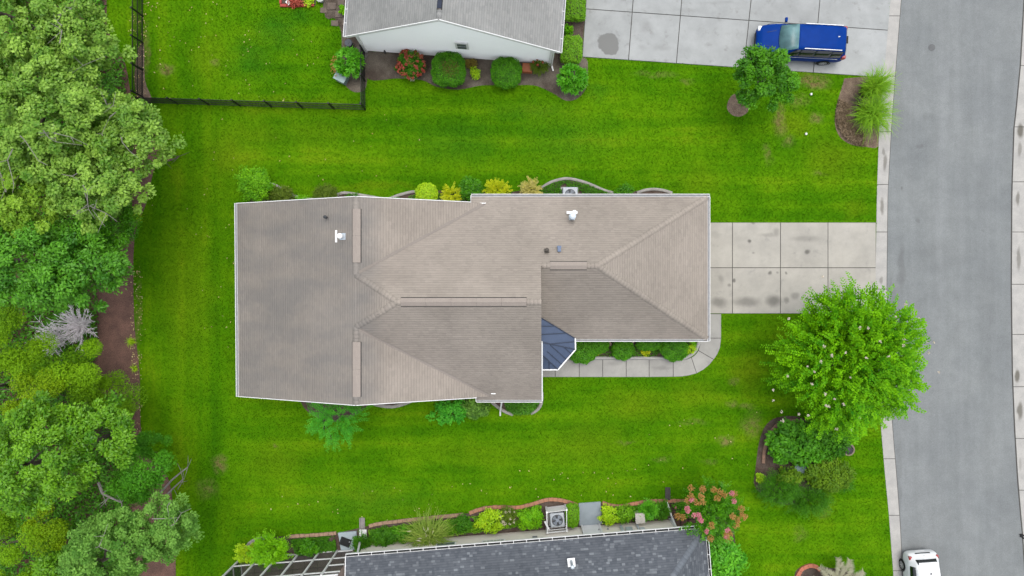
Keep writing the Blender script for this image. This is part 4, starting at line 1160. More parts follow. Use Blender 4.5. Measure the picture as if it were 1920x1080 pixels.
def ball_cloud(rng, c, rad, n, L, W, p=2.0, shell=.16, zmin=-.6, lump=.05, up=.85):
    c = np.array(c, float); rad = np.array(rad, float)
    d = rdir(rng, int(n * 1.6)); d = d[d[:, 2] > zmin][:n]; n = len(d)
    r = 1.0 / (np.abs(d[:, 0]) ** p + np.abs(d[:, 1]) ** p + np.abs(d[:, 2]) ** p) ** (1 / p)
    r = r * (1 + lump * np.sin(d[:, 0] * 9 + c[0] * 3) * np.sin(d[:, 1] * 8 + c[1]) + lump * .7 * np.sin(d[:, 2] * 13 + d[:, 0] * 6))
    r = r * (1 - shell * rng.uniform(0, 1, n) ** 1.5)
    pos = c + d * rad * r[:, None]
    nor = nrm(d / rad * rad.mean() * .9 + np.array([0, 0, up]) + rng.normal(size=(n, 3)) * .5)
    dr = nrm(rng.normal(size=(n, 3)) + d * .8)
    s = rng.uniform(.7, 1.2, n)
    return [pos, nor, dr, L * s, W * s, np.clip(.45 + .34 * rng.normal(size=n) + .2 * np.sin(d[:, 0] * 7) * np.sin(d[:, 1] * 6), 0, 1)]
def limbs(name, mat, parent, base, tips, r0, n=5, bend=.2, trunk_to=None):
    """trunk with limbs running to some of the clumps"""
    base = Vector(base); mb = MB()
    fork = Vector(trunk_to) if trunk_to is not None else base + (sum((Vector(t) for t in tips), Vector()) / max(1, len(tips)) - base) * .55
    m1 = base.lerp(fork, .5) + Vector((random.uniform(-.1, .1), random.uniform(-.1, .1), 0)) * (fork - base).length * .4
    mb.tube([base + Vector((0, 0, -.1)), base.lerp(m1, .5), m1, fork], [r0 * 1.25, r0 * .95, r0 * .85, r0 * .7], n + 2)
    for t in tips:
        t = Vector(t); q = m1.lerp(fork, random.uniform(.3, 1.0))
        m = q.lerp(t, .5) + Vector((random.uniform(-1, 1), random.uniform(-1, 1), random.uniform(0, 1))) * (t - q).length * bend * .5
        mb.tube([q, q.lerp(m, .6), m, m.lerp(t, .5), t], [r0 * .5, r0 * .4, r0 * .3, r0 * .2, r0 * .07], n)
    return mb.build(name, mat, parent, smooth=True)
LM = {
    'deep': leaf_mat('deep_leaf', (.014, .065, .004), (.07, .19, .010)),
    'pale': leaf_mat('pale_leaf', (0.050, 0.135, 0.014), (0.28, 0.44, 0.12), rough=.42, spec=.6, gain=(1.9, 2.1, 1.0)),
    'dark': leaf_mat('dark_leaf', (0.020, 0.090, 0.010), (0.13, 0.29, 0.045), rough=.4, spec=.5),
    'olive': leaf_mat('olive_leaf', (0.055, 0.125, 0.006), (0.235, 0.345, 0.012), rough=.6),
    'gloss': leaf_mat('gloss_leaf', (0.040, 0.120, 0.010), (0.20, 0.33, 0.035), rough=.35, spec=.55),
    'greyg': leaf_mat('grey_green_leaf', (0.045, 0.12, 0.030), (0.20, 0.31, 0.14), rough=.5, spec=.4),
    'pine': leaf_mat('pine_leaf', (0.035, 0.13, 0.015), (0.10, 0.26, 0.025), rough=.5),
    'bright': leaf_mat('bright_leaf', (0.012, 0.090, 0.003), (0.165, 0.315, 0.006), rough=.5, spec=.15, trans=.2),
    'mid': leaf_mat('mid_leaf', (0.018, 0.085, 0.005), (0.105, 0.26, 0.010), rough=.4, spec=.45),
    'box': leaf_mat('box_leaf', (0.016, 0.072, 0.004), (0.095, 0.24, 0.010), rough=.5, trans=.2),
    'hedge': leaf_mat('hedge_leaf', (0.055, 0.135, 0.006), (0.15, 0.26, 0.012), rough=.5, trans=.15),
    'lime': leaf_mat('lime_leaf', (0.085, 0.23, 0.008), (0.23, 0.40, 0.014), rough=.5),
    'yellow': leaf_mat('yellow_leaf', (0.29, 0.32, 0.012), (0.62, 0.55, 0.015), rough=.5, trans=.3, gain=(1.5, 1.85, .8)),
    'ygreen': leaf_mat('yellow_green_leaf', (0.16, 0.26, 0.010), (0.36, 0.44, 0.02), rough=.5, trans=.15),
    'fresh': leaf_mat('fresh_leaf', (0.035, 0.17, 0.012), (0.17, 0.40, 0.055), rough=.42, spec=.45),
    'olivebr': leaf_mat('brownish_leaf', (0.055, 0.085, 0.014), (0.135, 0.15, 0.04), rough=.55),
    'teal': leaf_mat('feathery_leaf', (0.022, 0.15, 0.022), (0.10, 0.34, 0.055), rough=.5),
    'ground': leaf_mat('ground_cover_leaf', (0.020, 0.085, 0.010), (0.085, 0.20, 0.018), rough=.5),
    'straw': leaf_mat('straw_leaf', (0.18, 0.26, 0.04), (0.36, 0.40, 0.13), rough=.6),
    'grassb': leaf_mat('tall_grass_leaf', (0.08, 0.20, 0.008), (0.28, 0.42, 0.03), rough=.55, gain=(1.5, 1.8, .9)),
    'orange': leaf_mat('orange_leaf', (0.42, 0.20, 0.05), (0.62, 0.36, 0.14), gain=(1.1, 1.1, 1.0), rough=.7),
    'pink': leaf_mat('pink_petal', (0.70, 0.14, 0.24), (0.80, 0.34, 0.42), gain=(1.1, 1.1, 1.0), rough=.6),
    'red': leaf_mat('red_petal', (0.52, 0.05, 0.045), (0.62, 0.22, 0.16), gain=(1.1, 1.1, 1.0), rough=.6),
    'blush': leaf_mat('blush_petal', (0.74, 0.60, 0.56), (0.80, 0.72, 0.68), gain=(1.1, 1.1, 1.0), rough=.6),
    'cream': leaf_mat('cream_petal', (0.62, 0.55, 0.42), (0.75, 0.70, 0.58), gain=(1.1, 1.1, 1.0), rough=.6),
    'dry': leaf_mat('dry_leaf', (0.36, 0.35, 0.25), (0.52, 0.50, 0.40), gain=(1.1, 1.1, 1.0), rough=.6),
    'dryleaf': leaf_mat('fallen_leaf', (0.42, 0.30, 0.09), (0.66, 0.60, 0.34), gain=(1.1, 1.1, 1.0), rough=.7, trans=.05),
    'rust': leaf_mat('rust_leaf', (0.30, 0.10, 0.02), (0.42, 0.20, 0.05), gain=(1.1, 1.1, 1.0), rough=.6),
}
twig_bark = pm('twig_bark', (0.33, 0.31, 0.27), (0.22, 0.21, 0.18), scale=6, rough=.95)
CNT = [100]
def rngn():
    CNT[0] += 1; return np.random.default_rng(CNT[0])
def tree(label, px, py, rpx, hc, style, group=None, name='tree', catg='tree', flat=.75, mat=None, dens=1.0, barkm=None, base=None, nl=6, **kw):
    """crown centred where the photo shows it at height hc, trunk below"""
    rng = rngn(); c = P(px, py, hc); r = rpx * S * (CAM_H - hc) / CAM_H
    b = Vector((c.x * 1.14 + random.uniform(-.2, .2), c.y * 1.14 + random.uniform(-.2, .2), 0)) if base is None else P(*base)
    t = thing(name, label, catg, b, group)
    rad = (r, r, r * flat)
    if style == 'broad':
        n = int(60 * dens * (r / 3) ** 2 * 3.6)
        g, cc = clump_cloud(rng, c, (r * .88, r * .88, r * flat), n, kw.get('clr', .36), kw.get('nleaf', 115), kw.get('L', .165), kw.get('W', .10), rand=.6, inner=.35)
        tw = MB()
        for i in range(int((5 if mat is LM['pale'] else 2) * dens)):
            a = rng.uniform(0, 6.28); d = Vector((math.cos(a), math.sin(a), 0)); s0 = rng.uniform(.0, .55); q = [c + d * r * (s0 + .14 * k) + Vector((rng.normal() * .18, rng.normal() * .18, r * flat * .93 * math.sqrt(max(.05, 1 - (s0 + .14 * k) ** 2)) - .05)) for k in range(4)]
            tw.tube(q, [.026, .02, .014, .008], 5, cap=False)
            for k in (1, 2): e = q[k] + Vector((rng.normal() * .5, rng.normal() * .5, .15)); tw.tube([q[k], q[k].lerp(e, .5), e], [.014, .011, .006], 4, cap=False)
        tw.build('branches', twig_bark, t, kind='stuff')
    elif style == 'dense':
        n = int(100 * dens * (r / 3) ** 2 * 1.5)
        g, cc = clump_cloud(rng, c, (r * .9, r * .9, r * flat), n, kw.get('clr', .48), kw.get('nleaf', 120), kw.get('L', .19), kw.get('W', .09), rand=.6)
    elif style == 'fine':
        n = int(kw.get('ncl', 15 * dens * (r / 3) ** 2 + 5))
        g, cc = clump_cloud(rng, c, (r * .88, r * .88, r * flat), n, kw.get('clr', .66), kw.get('nleaf', 1150), kw.get('L', .10), kw.get('W', .05), rand=.5, up=.6, inner=.86, flat=.9)
    elif style == 'spray':
        n = int(240 * dens * (r / 3) ** 2)
        g, st, en = spray_cloud(rng, c, (r * .84, r * .84, r * flat * .85), n, kw.get('slen', 1.0), kw.get('nleaf', 40), kw.get('L', .13), kw.get('W', .065), upb=kw.get('upb', .35), droop=kw.get('droop', .35), inner=kw.get('inner', .3), side=.6, ang=1.0)
        cc = st
    leaves('crown', mat, t, *g)
    tips = [cc[i] for i in rng.choice(len(cc), min(nl, len(cc)), replace=False)]
    limbs('trunk', barkm or bark, t, b, tips, max(.06, .045 * r + .03), trunk_to=(b.x * .6 + c.x * .4, b.y * .6 + c.y * .4, max(.4, hc - r * flat * .5)))
    return t

# ---- woodland along the left edge
W_ = 'trees of the woodland edge along the left side'
random.seed(5)
tree('large pale green tree in the top left corner, its crown cut by both picture edges', 25, 45, 120, 7.5, 'broad', W_, mat=LM['pale'])
tree('pale green leafy tree at the top, just left of the black fence corner run', 150, 95, 92, 7.0, 'broad', W_, mat=LM['pale'])
tree('big pale leafy tree at the left edge, level with the black fence corner', 80, 235, 128, 8.0, 'broad', W_, mat=LM['pale'])
tree('pale green tree reaching furthest right over the lawn below the fence corner', 245, 255, 84, 6.5, 'broad', W_, mat=LM['pale'])
tree('pale tree with large bright leaves below the reaching one, above the dark evergreen', 190, 350, 92, 7.0, 'broad', W_, mat=LM['pale'])
tree('yellowish pale tree at the left edge above the dark evergreens', 45, 370, 85, 7.0, 'broad', W_, mat=leaf_mat('pale_yellow_leaf', (0.10, 0.18, 0.02), (0.30, 0.38, 0.09), rough=.45, spec=.45))
tree('dark green dense tree at the left edge, above the olive shrubs', 45, 495, 95, 6.5, 'dense', W_, mat=LM['dark'])
tree('dark evergreen tree with star shaped leaf tufts beside the brown mulch strip', 158, 495, 88, 6.0, 'dense', W_, mat=LM['dark'])
tree('feathery dark green tree over the upper end of the brown mulch strip', 205, 420, 58, 5.0, 'fine', W_, mat=LM['mid'], L=.13, W=.045, ncl=26, nleaf=500, clr=.55)
tree('olive green fine leaved tree at the left edge, level with the grey dead shrubs', 24, 620, 62, 4.5, 'fine', W_, mat=LM['olive'], dens=.8)
tree('yellow olive fine leaved shrub tree just below the left grey dead shrub', 82, 668, 34, 4.0, 'fine', W_, mat=LM['olive'])
tree('olive fine leaved tree in front of the brown mulch strip, right of its lookalikes', 165, 688, 42, 4.0, 'fine', W_, mat=LM['olive'])
tree('small olive fine leaved tree at the left edge between two bigger olive ones', 22, 715, 55, 4.5, 'fine', W_, mat=LM['olive'])
tree('brightest yellow olive tree above the glossy broad leaved tree', 72, 748, 50, 5.0, 'fine', W_, mat=leaf_mat('yellow_olive_leaf', (0.11, 0.18, 0.005), (0.36, 0.43, 0.012), rough=.6))
tree('narrow olive tree between the brightest yellow one and the mulch strip', 132, 718, 38, 4.2, 'fine', W_, mat=LM['olive'])
tree('low olive shrub tree across the lower end of the brown mulch strip', 212, 745, 36, 2.6, 'fine', W_, mat=LM['olive'])
tree('glossy broad leaved green tree, the widest on the lower left', 75, 858, 112, 7.0, 'dense', W_, mat=LM['gloss'], L=.17, W=.085, nleaf=200, dens=.75)
tree('glossy broad leaved tree standing right of the widest one, near the lawn', 190, 815, 66, 6.0, 'dense', W_, mat=LM['gloss'], L=.17, W=.085, nleaf=170, dens=.9)
tree('shady olive tree below the widest glossy tree at the left edge', 45, 990, 62, 4.5, 'fine', W_, mat=LM['olive'], dens=.8)
tree('yellow olive fine leaved tree near the bottom left corner', 95, 985, 48, 4.0, 'fine', W_, mat=MATS['yellow_olive_leaf'], dens=.8)
tree('bright green soft leaved tree leaning over the lawn edge above the grey green one', 268, 885, 52, 4.5, 'fine', W_, mat=LM['pine'], L=.16, W=.05, ncl=24, nleaf=420, clr=.5)
tree('small bright tree at the lawn edge where the mulch strip ends', 285, 830, 28, 2.2, 'fine', W_, mat=LM['pine'], L=.13, W=.05, ncl=14, nleaf=300, clr=.4)
tree('grey green tree whose crown reaches furthest right on the lower left', 315, 985, 72, 6.0, 'broad', W_, mat=LM['greyg'], L=.14, W=.075, clr=.34, nleaf=110)
tree('grey green tree at the bottom edge, left of its twin by the lawn', 210, 1035, 95, 6.5, 'broad', W_, mat=LM['greyg'], L=.14, W=.075, clr=.34, nleaf=110)
tree('olive tree in the bottom left corner', 20, 1060, 60, 4.5, 'fine', W_, mat=LM['olive'], dens=.8)
tree('dark green tree at the bottom edge behind the grey green pair', 120, 1085, 60, 4.5, 'dense', W_, mat=LM['gloss'])
# understorey so that the ground below the crowns is leafy, and trees past the left edge
rng = rngn()
n = 120000; px = rng.uniform(-180, 250, n); py = rng.uniform(-40, 1120, n)
k = in_poly(px, py, BEDS['forest']) & ~((px > 185) & (py > 440) & (py < 740)) & (rng.uniform(0, 1, n) < .75); px = px[k]; py = py[k]; n = len(px)
pos = np.stack([(px - 960) * S, -(py - 540) * S, rng.uniform(.1, 1.3, n) * (0.6 + .4 * np.sin(px / 17) * np.sin(py / 23))], 1)
tag(leaves('undergrowth', LM['dark'], None, pos, nrm(rng.normal(size=(n, 3)) * .6 + [0, 0, 1]), rdir(rng, n), rng.uniform(.12, .3, n), rng.uniform(.06, .14, n), rng.uniform(0, 1, n)), 'dark leafy undergrowth below the woodland trees', 'undergrowth', kind='stuff')
def twigs(label, px, py, rpx, h, n=34, mat=dead_wood, name='dead_shrub', catg='dead shrub', group=None):
    c = P(px, py, h * .3); r = rpx * S; b = Vector((c.x, c.y, 0))
    t = thing(name, label, catg, b, group); mb = MB()
    for i in range(n):
        a = 2 * math.pi * i / n + random.uniform(-.2, .2); e = random.uniform(.15, 1.1)
        d = Vector((math.cos(a) * math.cos(e), math.sin(a) * math.cos(e), math.sin(e)))
        L = r * random.uniform(.7, 1.1) / max(.5, math.cos(e)); p = b + Vector((0, 0, h * .25)); pts = [p]
        for s in range(4):
            d = (d + Vector((random.uniform(-.3, .3), random.uniform(-.3, .3), random.uniform(-.15, .2)))).normalized(); p = p + d * L / 4; pts.append(p)
            if s >= 1:
                for q in range(3):
                    d2 = (d + Vector((random.uniform(-.8, .8), random.uniform(-.8, .8), random.uniform(-.3, .5)))).normalized()
                    e2 = p + d2 * L * random.uniform(.15, .35)
                    mb.tube([p, p.lerp(e2, .6) + Vector((0, 0, .03)), e2], [.016, .012, .006], 3, cap=False)
        mb.tube(pts, [.05, .04, .03, .02, .01], 4, cap=False)
    mb.build('twigs', mat, t)
    MB().tube([b + Vector((0, 0, -.1)), b + Vector((0, 0, h * .28))], [.1, .07], 7).build('stem', mat, t)
twigs('bare grey dead shrub nearer the brown mulch strip', 150, 612, 33, 3.2, 64)
twigs('bare grey dead shrub left of its twin, among the olive trees', 106, 634, 27, 3.0, 54)
def fallen(label, pts, r, mat, h=.1):
    b = P(*pts[0]); t = MB(); ps = [P(x, y, h + z) for x, y, z in pts]
    t.tube(ps, [r * (1 - .6 * i / len(ps)) for i in range(len(ps))], 6)
    for i in range(7):
        q = ps[min(i // 2 + 1, len(ps) - 1)]; d = Vector((random.uniform(-1, 1), random.uniform(-1, 1), random.uniform(0, .4))).normalized()
        t.tube([q, q + d * .35, q + d * .7 + Vector((0, 0, .05))], [r * .35, r * .25, r * .1], 4)
    o = t.build('fallen_branch', mat, smooth=True); tag(o, label, 'branch')
fallen('fallen brown branch lying at the lawn edge under the pale tree', [(292, 292, 0), (310, 303, .1), (322, 300, .15), (336, 293, .1)], .06, bark)
fallen('pale bare branch end poking out over the lawn by the grey green tree', [(300, 925, .4), (322, 900, .8), (340, 885, .9), (352, 876, .8)], .06, pale_bark, .3)
fallen('second pale bare branch beside the one poking out over the lawn', [(310, 930, .4), (325, 915, .7), (336, 905, .8), (345, 897, .7)], .05, pale_bark, .3)
fallen('pale crooked limb showing between the glossy trees and the bright soft one', [(185, 905, 2.0), (192, 925, 2.2), (205, 932, 2.0), (228, 942, 1.8)], .09, pale_bark, .5)

# ---- planting
def shrub(label, px, py, rpx, h, mat, style='clump', name='shrub', catg='shrub', ry=None, group=None, flowers=None, fn=0, L=.1, W=.05, dens=1.0, p=2.0, barkm=None, zc=.55, **kw):
    rng = rngn(); hc = h * zc; c = P(px, py, hc); k = (CAM_H - hc) / CAM_H
    rx = rpx * S * k; r2 = (ry or rpx) * S * k; rz = h * (1 - zc)
    b = Vector((c.x, c.y, 0)); t = thing(name, label, catg, b, group)
    area = 2 * math.pi * rx * r2 + 1.5 * math.pi * (rx + r2) * rz
    tips = None
    if style == 'ball':
        n = int(area * 3.2 / (L * W) * dens)
        g = ball_cloud(rng, c, (rx, r2, rz * 1.02), min(n, 16000), L, W, p=p, lump=kw.get('lump', .06), shell=.22)
    elif style == 'clump':
        ncl = max(8, int(area * 9 * dens)); clr = kw.get('clr', .26)
        g, cc = clump_cloud(rng, c, (rx * .88, r2 * .88, rz * .9), ncl, min(clr, rx * .6), int(kw.get('nleaf', 50)), L, W, zmin=-.6, rand=.6); tips = cc
    elif style == 'spray':
        ns = max(12, int(area * 16 * dens))
        g, st, en = spray_cloud(rng, c, (rx * .62, r2 * .62, rz * .7), ns, kw.get('slen', .4) * 1.0, kw.get('nleaf', 18), L, W, upb=kw.get('upb', .3), droop=kw.get('droop', .3), inner=.2, zmin=-.3); tips = en
    leaves('foliage', mat, t, *g)
    mb = MB()
    for i in range(5):
        a = i * 1.257 + random.random(); e = Vector((c.x + math.cos(a) * rx * .5, c.y + math.sin(a) * r2 * .5, hc))
        mb.tube([b + Vector((0, 0, -.06)), b.lerp(e, .5) + Vector((0, 0, .05)), e], [.025, .02, .008], 5)
    mb.build('stem', barkm or bark, t)
    if flowers:
        d = rdir(rng, fn * 4); d = d[d[:, 2] > .05][:fn]
        fc = np.array(c) + d * np.array([rx, r2, rz]) * rng.uniform(.85, 1.05, (len(d), 1)); m = kw.get('petals', 22)
        idx = np.repeat(np.arange(len(d)), m); fr = kw.get('fr', .07)
        pos = fc[idx] + rdir(rng, len(idx)) * (rng.uniform(0, 1, len(idx)) ** .5 * fr)[:, None]
        fo = leaves('flowers', flowers, t, pos, nrm(rng.normal(size=(len(idx), 3)) * .6 + [0, 0, 1]), rdir(rng, len(idx)), kw.get('fl', .07), kw.get('fl', .07) * .8, rng.uniform(0, 1, len(idx))); fo['kind'] = 'stuff'
    return t
def grass_clump(label, px, py, rpx, h, mat, n=520, name='ornamental_grass', catg='ornamental grass', group=None, seeds=None, bias=(0, 0), basew=.25, wid=.022):
    rng = rngn(); b = P(px, py); t = thing(name, label, catg, b, group); R_ = rpx * S
    V = []; tint = []
    K = 6; a = rng.uniform(0, 2 * np.pi, n); rr = R_ * rng.uniform(.35, 1.05, n); hh = h * rng.uniform(.6, 1.1, n)
    s = np.linspace(0, 1, K)
    x0 = rng.normal(size=n) * basew * R_ * .6; y0 = rng.normal(size=n) * basew * R_ * .6
    cx = np.cos(a); sx = np.sin(a)
    out = np.outer(rr, s ** 1.4); z = np.outer(hh, np.sin(s * 2.15) / np.sin(1.57)) ; z = np.clip(z, -0.0, None)
    X = x0[:, None] + cx[:, None] * out + bias[0] * s ** 1.5; Y = y0[:, None] + sx[:, None] * out + bias[1] * s ** 1.5
    w = wid * (1 - s * .85)
    v = np.empty((n, K, 2, 3))
    for q, sg in ((0, -1), (1, 1)):
        v[:, :, q, 0] = X - sx[:, None] * w * sg; v[:, :, q, 1] = Y + cx[:, None] * w * sg; v[:, :, q, 2] = z
    F = []
    base_ = np.arange(n) * K * 2
    fs = np.concatenate([np.stack([base_ + 2 * i, base_ + 2 * i + 1, base_ + 2 * i + 3, base_ + 2 * i + 2], 1) for i in range(K - 1)])
    me = np_mesh('blades', v.reshape(-1, 3), fs.ravel(), np.full(len(fs), 4), mat, attrs={'tint': np.repeat(rng.uniform(0, 1, n), K * 2)})
    o = link('blades', me, t); o['kind'] = 'stuff'
    if seeds:
        m = seeds; d = rdir(rng, m); d[:, 2] = np.abs(d[:, 2])
        pos = np.stack([X[:m, 3], Y[:m, 3], z[:m, 3] + .05], 1) + np.array(b)
        leaves('seed_heads', LM['cream'], t, pos, nrm(rng.normal(size=(m, 3)) * .3 + [0, 0, 1]), np.stack([cx[:m], sx[:m], np.full(m, .3)], 1), .3, .06, rng.uniform(0, 1, m))
    return t
def rosette(label, px, py, rpx, h, mat, n=70, name='leafy_shrub', catg='shrub', group=None, L=.28, W=.09, extra=None):
    """shrub of upright shoots, each ending in a tuft of long leaves"""
    rng = rngn(); c = P(px, py, h * .5); b = Vector((c.x, c.y, 0)); t = thing(name, label, catg, b, group); R_ = rpx * S * .8
    d = rdir(rng, n * 3); d = d[d[:, 2] > -.1][:n]; n = len(d)
    tip = np.array(c) + d * np.array([R_, R_, h * .5]) * (rng.uniform(.35, 1, n) ** .5)[:, None]
    m = 16; idx = np.repeat(np.arange(n), m)
    o = rdir(rng, n * m); o = nrm(o + d[idx] * .8 + np.array([0, 0, .35]))
    pos = tip[idx] + o * L * .5
    nor = nrm(np.cross(np.cross(o, [0, 0, 1.0]) + 1e-3, o) + rng.normal(size=o.shape) * .25)
    s = rng.uniform(.7, 1.15, n * m)
    leaves('foliage', mat, t, pos, nor, o, L * s, W * s, np.clip(.4 + .3 * rng.normal(size=n)[idx] + .1 * rng.normal(size=n * m), 0, 1))
    mb = MB()
    for i in range(0, n, 4):
        e = Vector(tip[i]); mb.tube([b + Vector((0, 0, -.05)), b.lerp(e, .5), e], [.03, .02, .01], 4)
    mb.build('stem', bark, t)
    if extra:
        pos = np.array(P(*extra, h * .5)) + rng.normal(size=(120, 3)) * np.array([.16, .22, .12])
        leaves('dry_foliage', LM['orange'], t, pos, nrm(rng.normal(size=(120, 3)) * .6 + [0, 0, 1]), rdir(rng, 120), .2, .07, rng.uniform(0, 1, 120))
    return t
def cover(label, poly, n, mat, h=.25, L=.09, W=.05, name='ground_cover', patch=0.5):
    rng = rngn(); q = np.array(poly, float)
    px = rng.uniform(q[:, 0].min(), q[:, 0].max(), n * 3); py = rng.uniform(q[:, 1].min(), q[:, 1].max(), n * 3)
    k = in_poly(px, py, poly) & (np.sin(px / 9 + q[0, 0]) * np.sin(py / 7 + px / 23) > -patch); px = px[k][:n]; py = py[k][:n]; n = len(px)
    z = rng.uniform(.02, 1, n) * h * (.65 + .35 * np.sin(px / 6) * np.sin(py / 5))
    pos = np.stack([(px - 960) * S, -(py - 540) * S, np.abs(z) + .03], 1)
    o = leaves(name, mat, None, pos, nrm(rng.normal(size=(n, 3)) * .5 + [0, 0, 1]), rdir(rng, n), rng.uniform(.7, 1.2, n) * L, rng.uniform(.7, 1.2, n) * W, np.clip(.5 + .3 * np.sin(px / 11) * np.sin(py / 8) + rng.normal(size=n) * .2, 0, 1))
    return tag(o, label, 'ground cover', kind='stuff')
random.seed(9)
# beside the white gabled house
rosette('bright green shrub with one orange side, covering the pale green box by the fence', 655, 118, 28, 1.5, LM['fresh'], n=70, extra=(631, 122), L=.34, W=.11)
rosette('bright green pointed leaf shrub at the corner of the bed near the upper driveway', 1073, 148, 29, 1.3, LM['fresh'], n=80, L=.34, W=.10)
shrub('round bush covered in red and coral flowers against the white gable wall', 770, 121, 27, 1.1, LM['ground'], 'clump', flowers=LM['red'], fn=75, L=.12, W=.06, petals=16, fr=.10, fl=.10, name='flowering_bush', catg='flowering bush')
shrub('clipped round bush with a sparse brownish middle by the white gable wall', 841, 130, 31, 1.25, LM['box'], 'ball', p=3.0, L=.075, W=.045, name='clipped_bush', catg='bush', group='clipped bushes by the white wall')
shrub('evenly green clipped round bush by the white wall, left of the orange box', 949, 137, 28, 1.2, LM['box'], 'ball', p=2.6, L=.07, W=.045, name='clipped_bush', catg='bush', group='clipped bushes by the white wall')
shrub('thin yellowish brown dead twigs plant in the clipped bush middle', 843, 129, 17, 1.36, leaf_mat('dieback_leaf', (.12, .11, .02), (.22, .17, .05), gain=(1.1, 1.1, 1.0)), 'clump', L=.09, W=.04, dens=1.6, nleaf=26, name='dieback_patch', zc=.8)
shrub('small yellowish plant right of the brown centred clipped bush, nearest the wall', 882, 118, 9, .5, leaf_mat('ochre_leaf', (.22, .16, .03), (.36, .28, .06), gain=(1.1, 1.1, 1.0)), 'clump', L=.12, W=.05)
shrub('small lime plant between the two clipped bushes, further from the wall', 889, 137, 11, .4, LM['ygreen'], 'clump', L=.12, W=.05, dens=.6)
shrub('small reddish topped shrub right of the orange box', 1011, 124, 16, .8, LM['olivebr'], 'spray', flowers=LM['red'], fn=5, L=.14, W=.05, slen=.35)
shrub('white and grey low flower clump below the red flowering bush', 776, 144, 8, .35, LM['cream'], 'clump', L=.08, W=.05, dens=.8)
shrub('square clipped yellow green hedge block by the corner of the upper driveway', 1071, 94, 19.5, 1.0, LM['hedge'], 'ball', ry=24, p=6, L=.08, W=.045, name='hedge_block', catg='hedge', group='hedge blocks beside the upper driveway')
shrub('square clipped yellow green hedge block at the top edge beside the driveway', 1078, 12, 19, 1.0, LM['hedge'], 'ball', ry=26, p=6, L=.08, W=.045, name='hedge_block', catg='hedge', group='hedge blocks beside the upper driveway')
shrub('small low plant between the two square hedge blocks', 1066, 56, 9, .5, LM['bright'], 'clump', L=.12, W=.06)
shrub('small bright plant beside the left wall of the white gabled house', 644, 20, 8, .6, LM['bright'], 'clump', L=.14, W=.08)
shrub('red leaved plants in the small red edged bed at the top', 552, 4, 14, .4, LM['red'], 'clump', L=.12, W=.06, ry=6, name='bedding_plant', catg='plant')
shrub('yellow green plants at the right end of the red edged bed', 576, 3, 11, .4, LM['ygreen'], 'clump', L=.12, W=.06, ry=6, name='bedding_plant', catg='plant')
# front tree on the upper lawn (leans with the view: its mulch ring shows)
tree('rounded green tree beside the blue van, its trunk in a straw mulch ring', 1433, 146, 57, 3.6, 'dense', mat=LM['mid'], base=(1391, 191), L=.17, W=.085, clr=.36, nleaf=150, dens=1.6, flat=.95, barkm=pale_bark, name='street_tree')
# crape myrtles
tree('big bright green crape myrtle by the street, overhanging the road and driveway', 1592, 672, 152, 4.4, 'spray', mat=LM['bright'], L=.19, W=.105, slen=1.0, nleaf=24, dens=3.2, flat=.62, inner=.2, name='crape_myrtle', catg='tree', base=(1545, 655), nl=10, upb=.25)
def blooms(parent, pts, mat, hh, n=26, r=.07, fl=.07, name='blossom'):
    rng = rngn()
    pos = np.concatenate([np.array(P(x, y, z)) + rdir(rng, n) * (rng.uniform(0, 1, n) ** .5 * rr)[:, None] * np.array([1, 1, .7]) for (x, y, z, rr) in pts])
    return leaves(name, mat, parent, pos, nrm(rng.normal(size=pos.shape) * .6 + [0, 0, 1]), rdir(rng, len(pos)), fl, fl * .8, rng.uniform(0, 1, len(pos)))
myr = [o for o in COL.objects if o.name.startswith('crape_myrtle')][0]
def zcr(x, y):
    d = ((x - 1592) / 152.) ** 2 + ((y - 672) / 152.) ** 2
    return 4.4 + 2.55 * math.sqrt(max(0.02, 1 - d)) + .25
bl = [(1543, 519), (1479, 598), (1613, 614), (1628, 615), (1545, 649), (1586, 661), (1559, 667), (1651, 640), (1695, 636), (1694, 648), (1707, 652), (1679, 594), (1724, 597), (1751, 642), (1742, 662), (1760, 698), (1666, 669), (1595, 708), (1527, 697), (1514, 687), (1477, 705), (1523, 720), (1450, 731), (1450, 751), (1465, 772), (1467, 789), (1547, 739), (1553, 762), (1549, 760), (1582, 758), (1611, 783), (1596, 806), (1624, 671), (1515, 780), (1569, 805), (1565, 748), (1540, 678), (1498, 776), (1698, 571), (1739, 640)]
blooms(myr, [(x, y, zcr(x, y), .05 + .05 * random.random()) for x, y in bl], LM['blush'], 0, n=14, fl=.07)
cm = tree('crape myrtle with pink and faded orange flower heads at the slate roof corner', 1335, 958, 58, 2.6, 'spray', mat=LM['mid'], L=.16, W=.075, slen=.6, nleaf=18, dens=5.0, flat=.8, inner=.1, name='crape_myrtle', catg='tree', base=(1318, 950), nl=8)
oz = lambda x, y: 2.6 + 1.5 * math.sqrt(max(.05, 1 - ((x - 1335) / 62) ** 2 - ((y - 958) / 62) ** 2)) + .1
oran = [(1296, 915), (1317, 917), (1338, 918), (1349, 922), (1358, 928), (1300, 936), (1307, 943), (1290, 938), (1318, 942), (1318, 917), (1377, 926), (1390, 953), (1374, 968), (1384, 976), (1396, 970), (1392, 964), (1380, 985), (1335, 985), (1270, 968), (1368, 1000), (1365, 1012), (1333, 1010), (1360, 1002), (1280, 970), (1315, 930), (1345, 935), (1295, 930)]
blooms(cm, [(x, y, oz(x, y), .2) for x, y in oran], LM['orange'], 0, n=60, fl=.085, name='faded_flower_head')
pk = [(1297, 938), (1288, 953), (1301, 966), (1312, 972), (1316, 976), (1377, 940), (1372, 925), (1325, 996), (1360, 1006), (1364, 994), (1290, 958), (1310, 966)]
blooms(cm, [(x, y, oz(x, y) + .12, .15) for x, y in pk], LM['pink'], 0, n=60, fl=.08, name='flower_head')
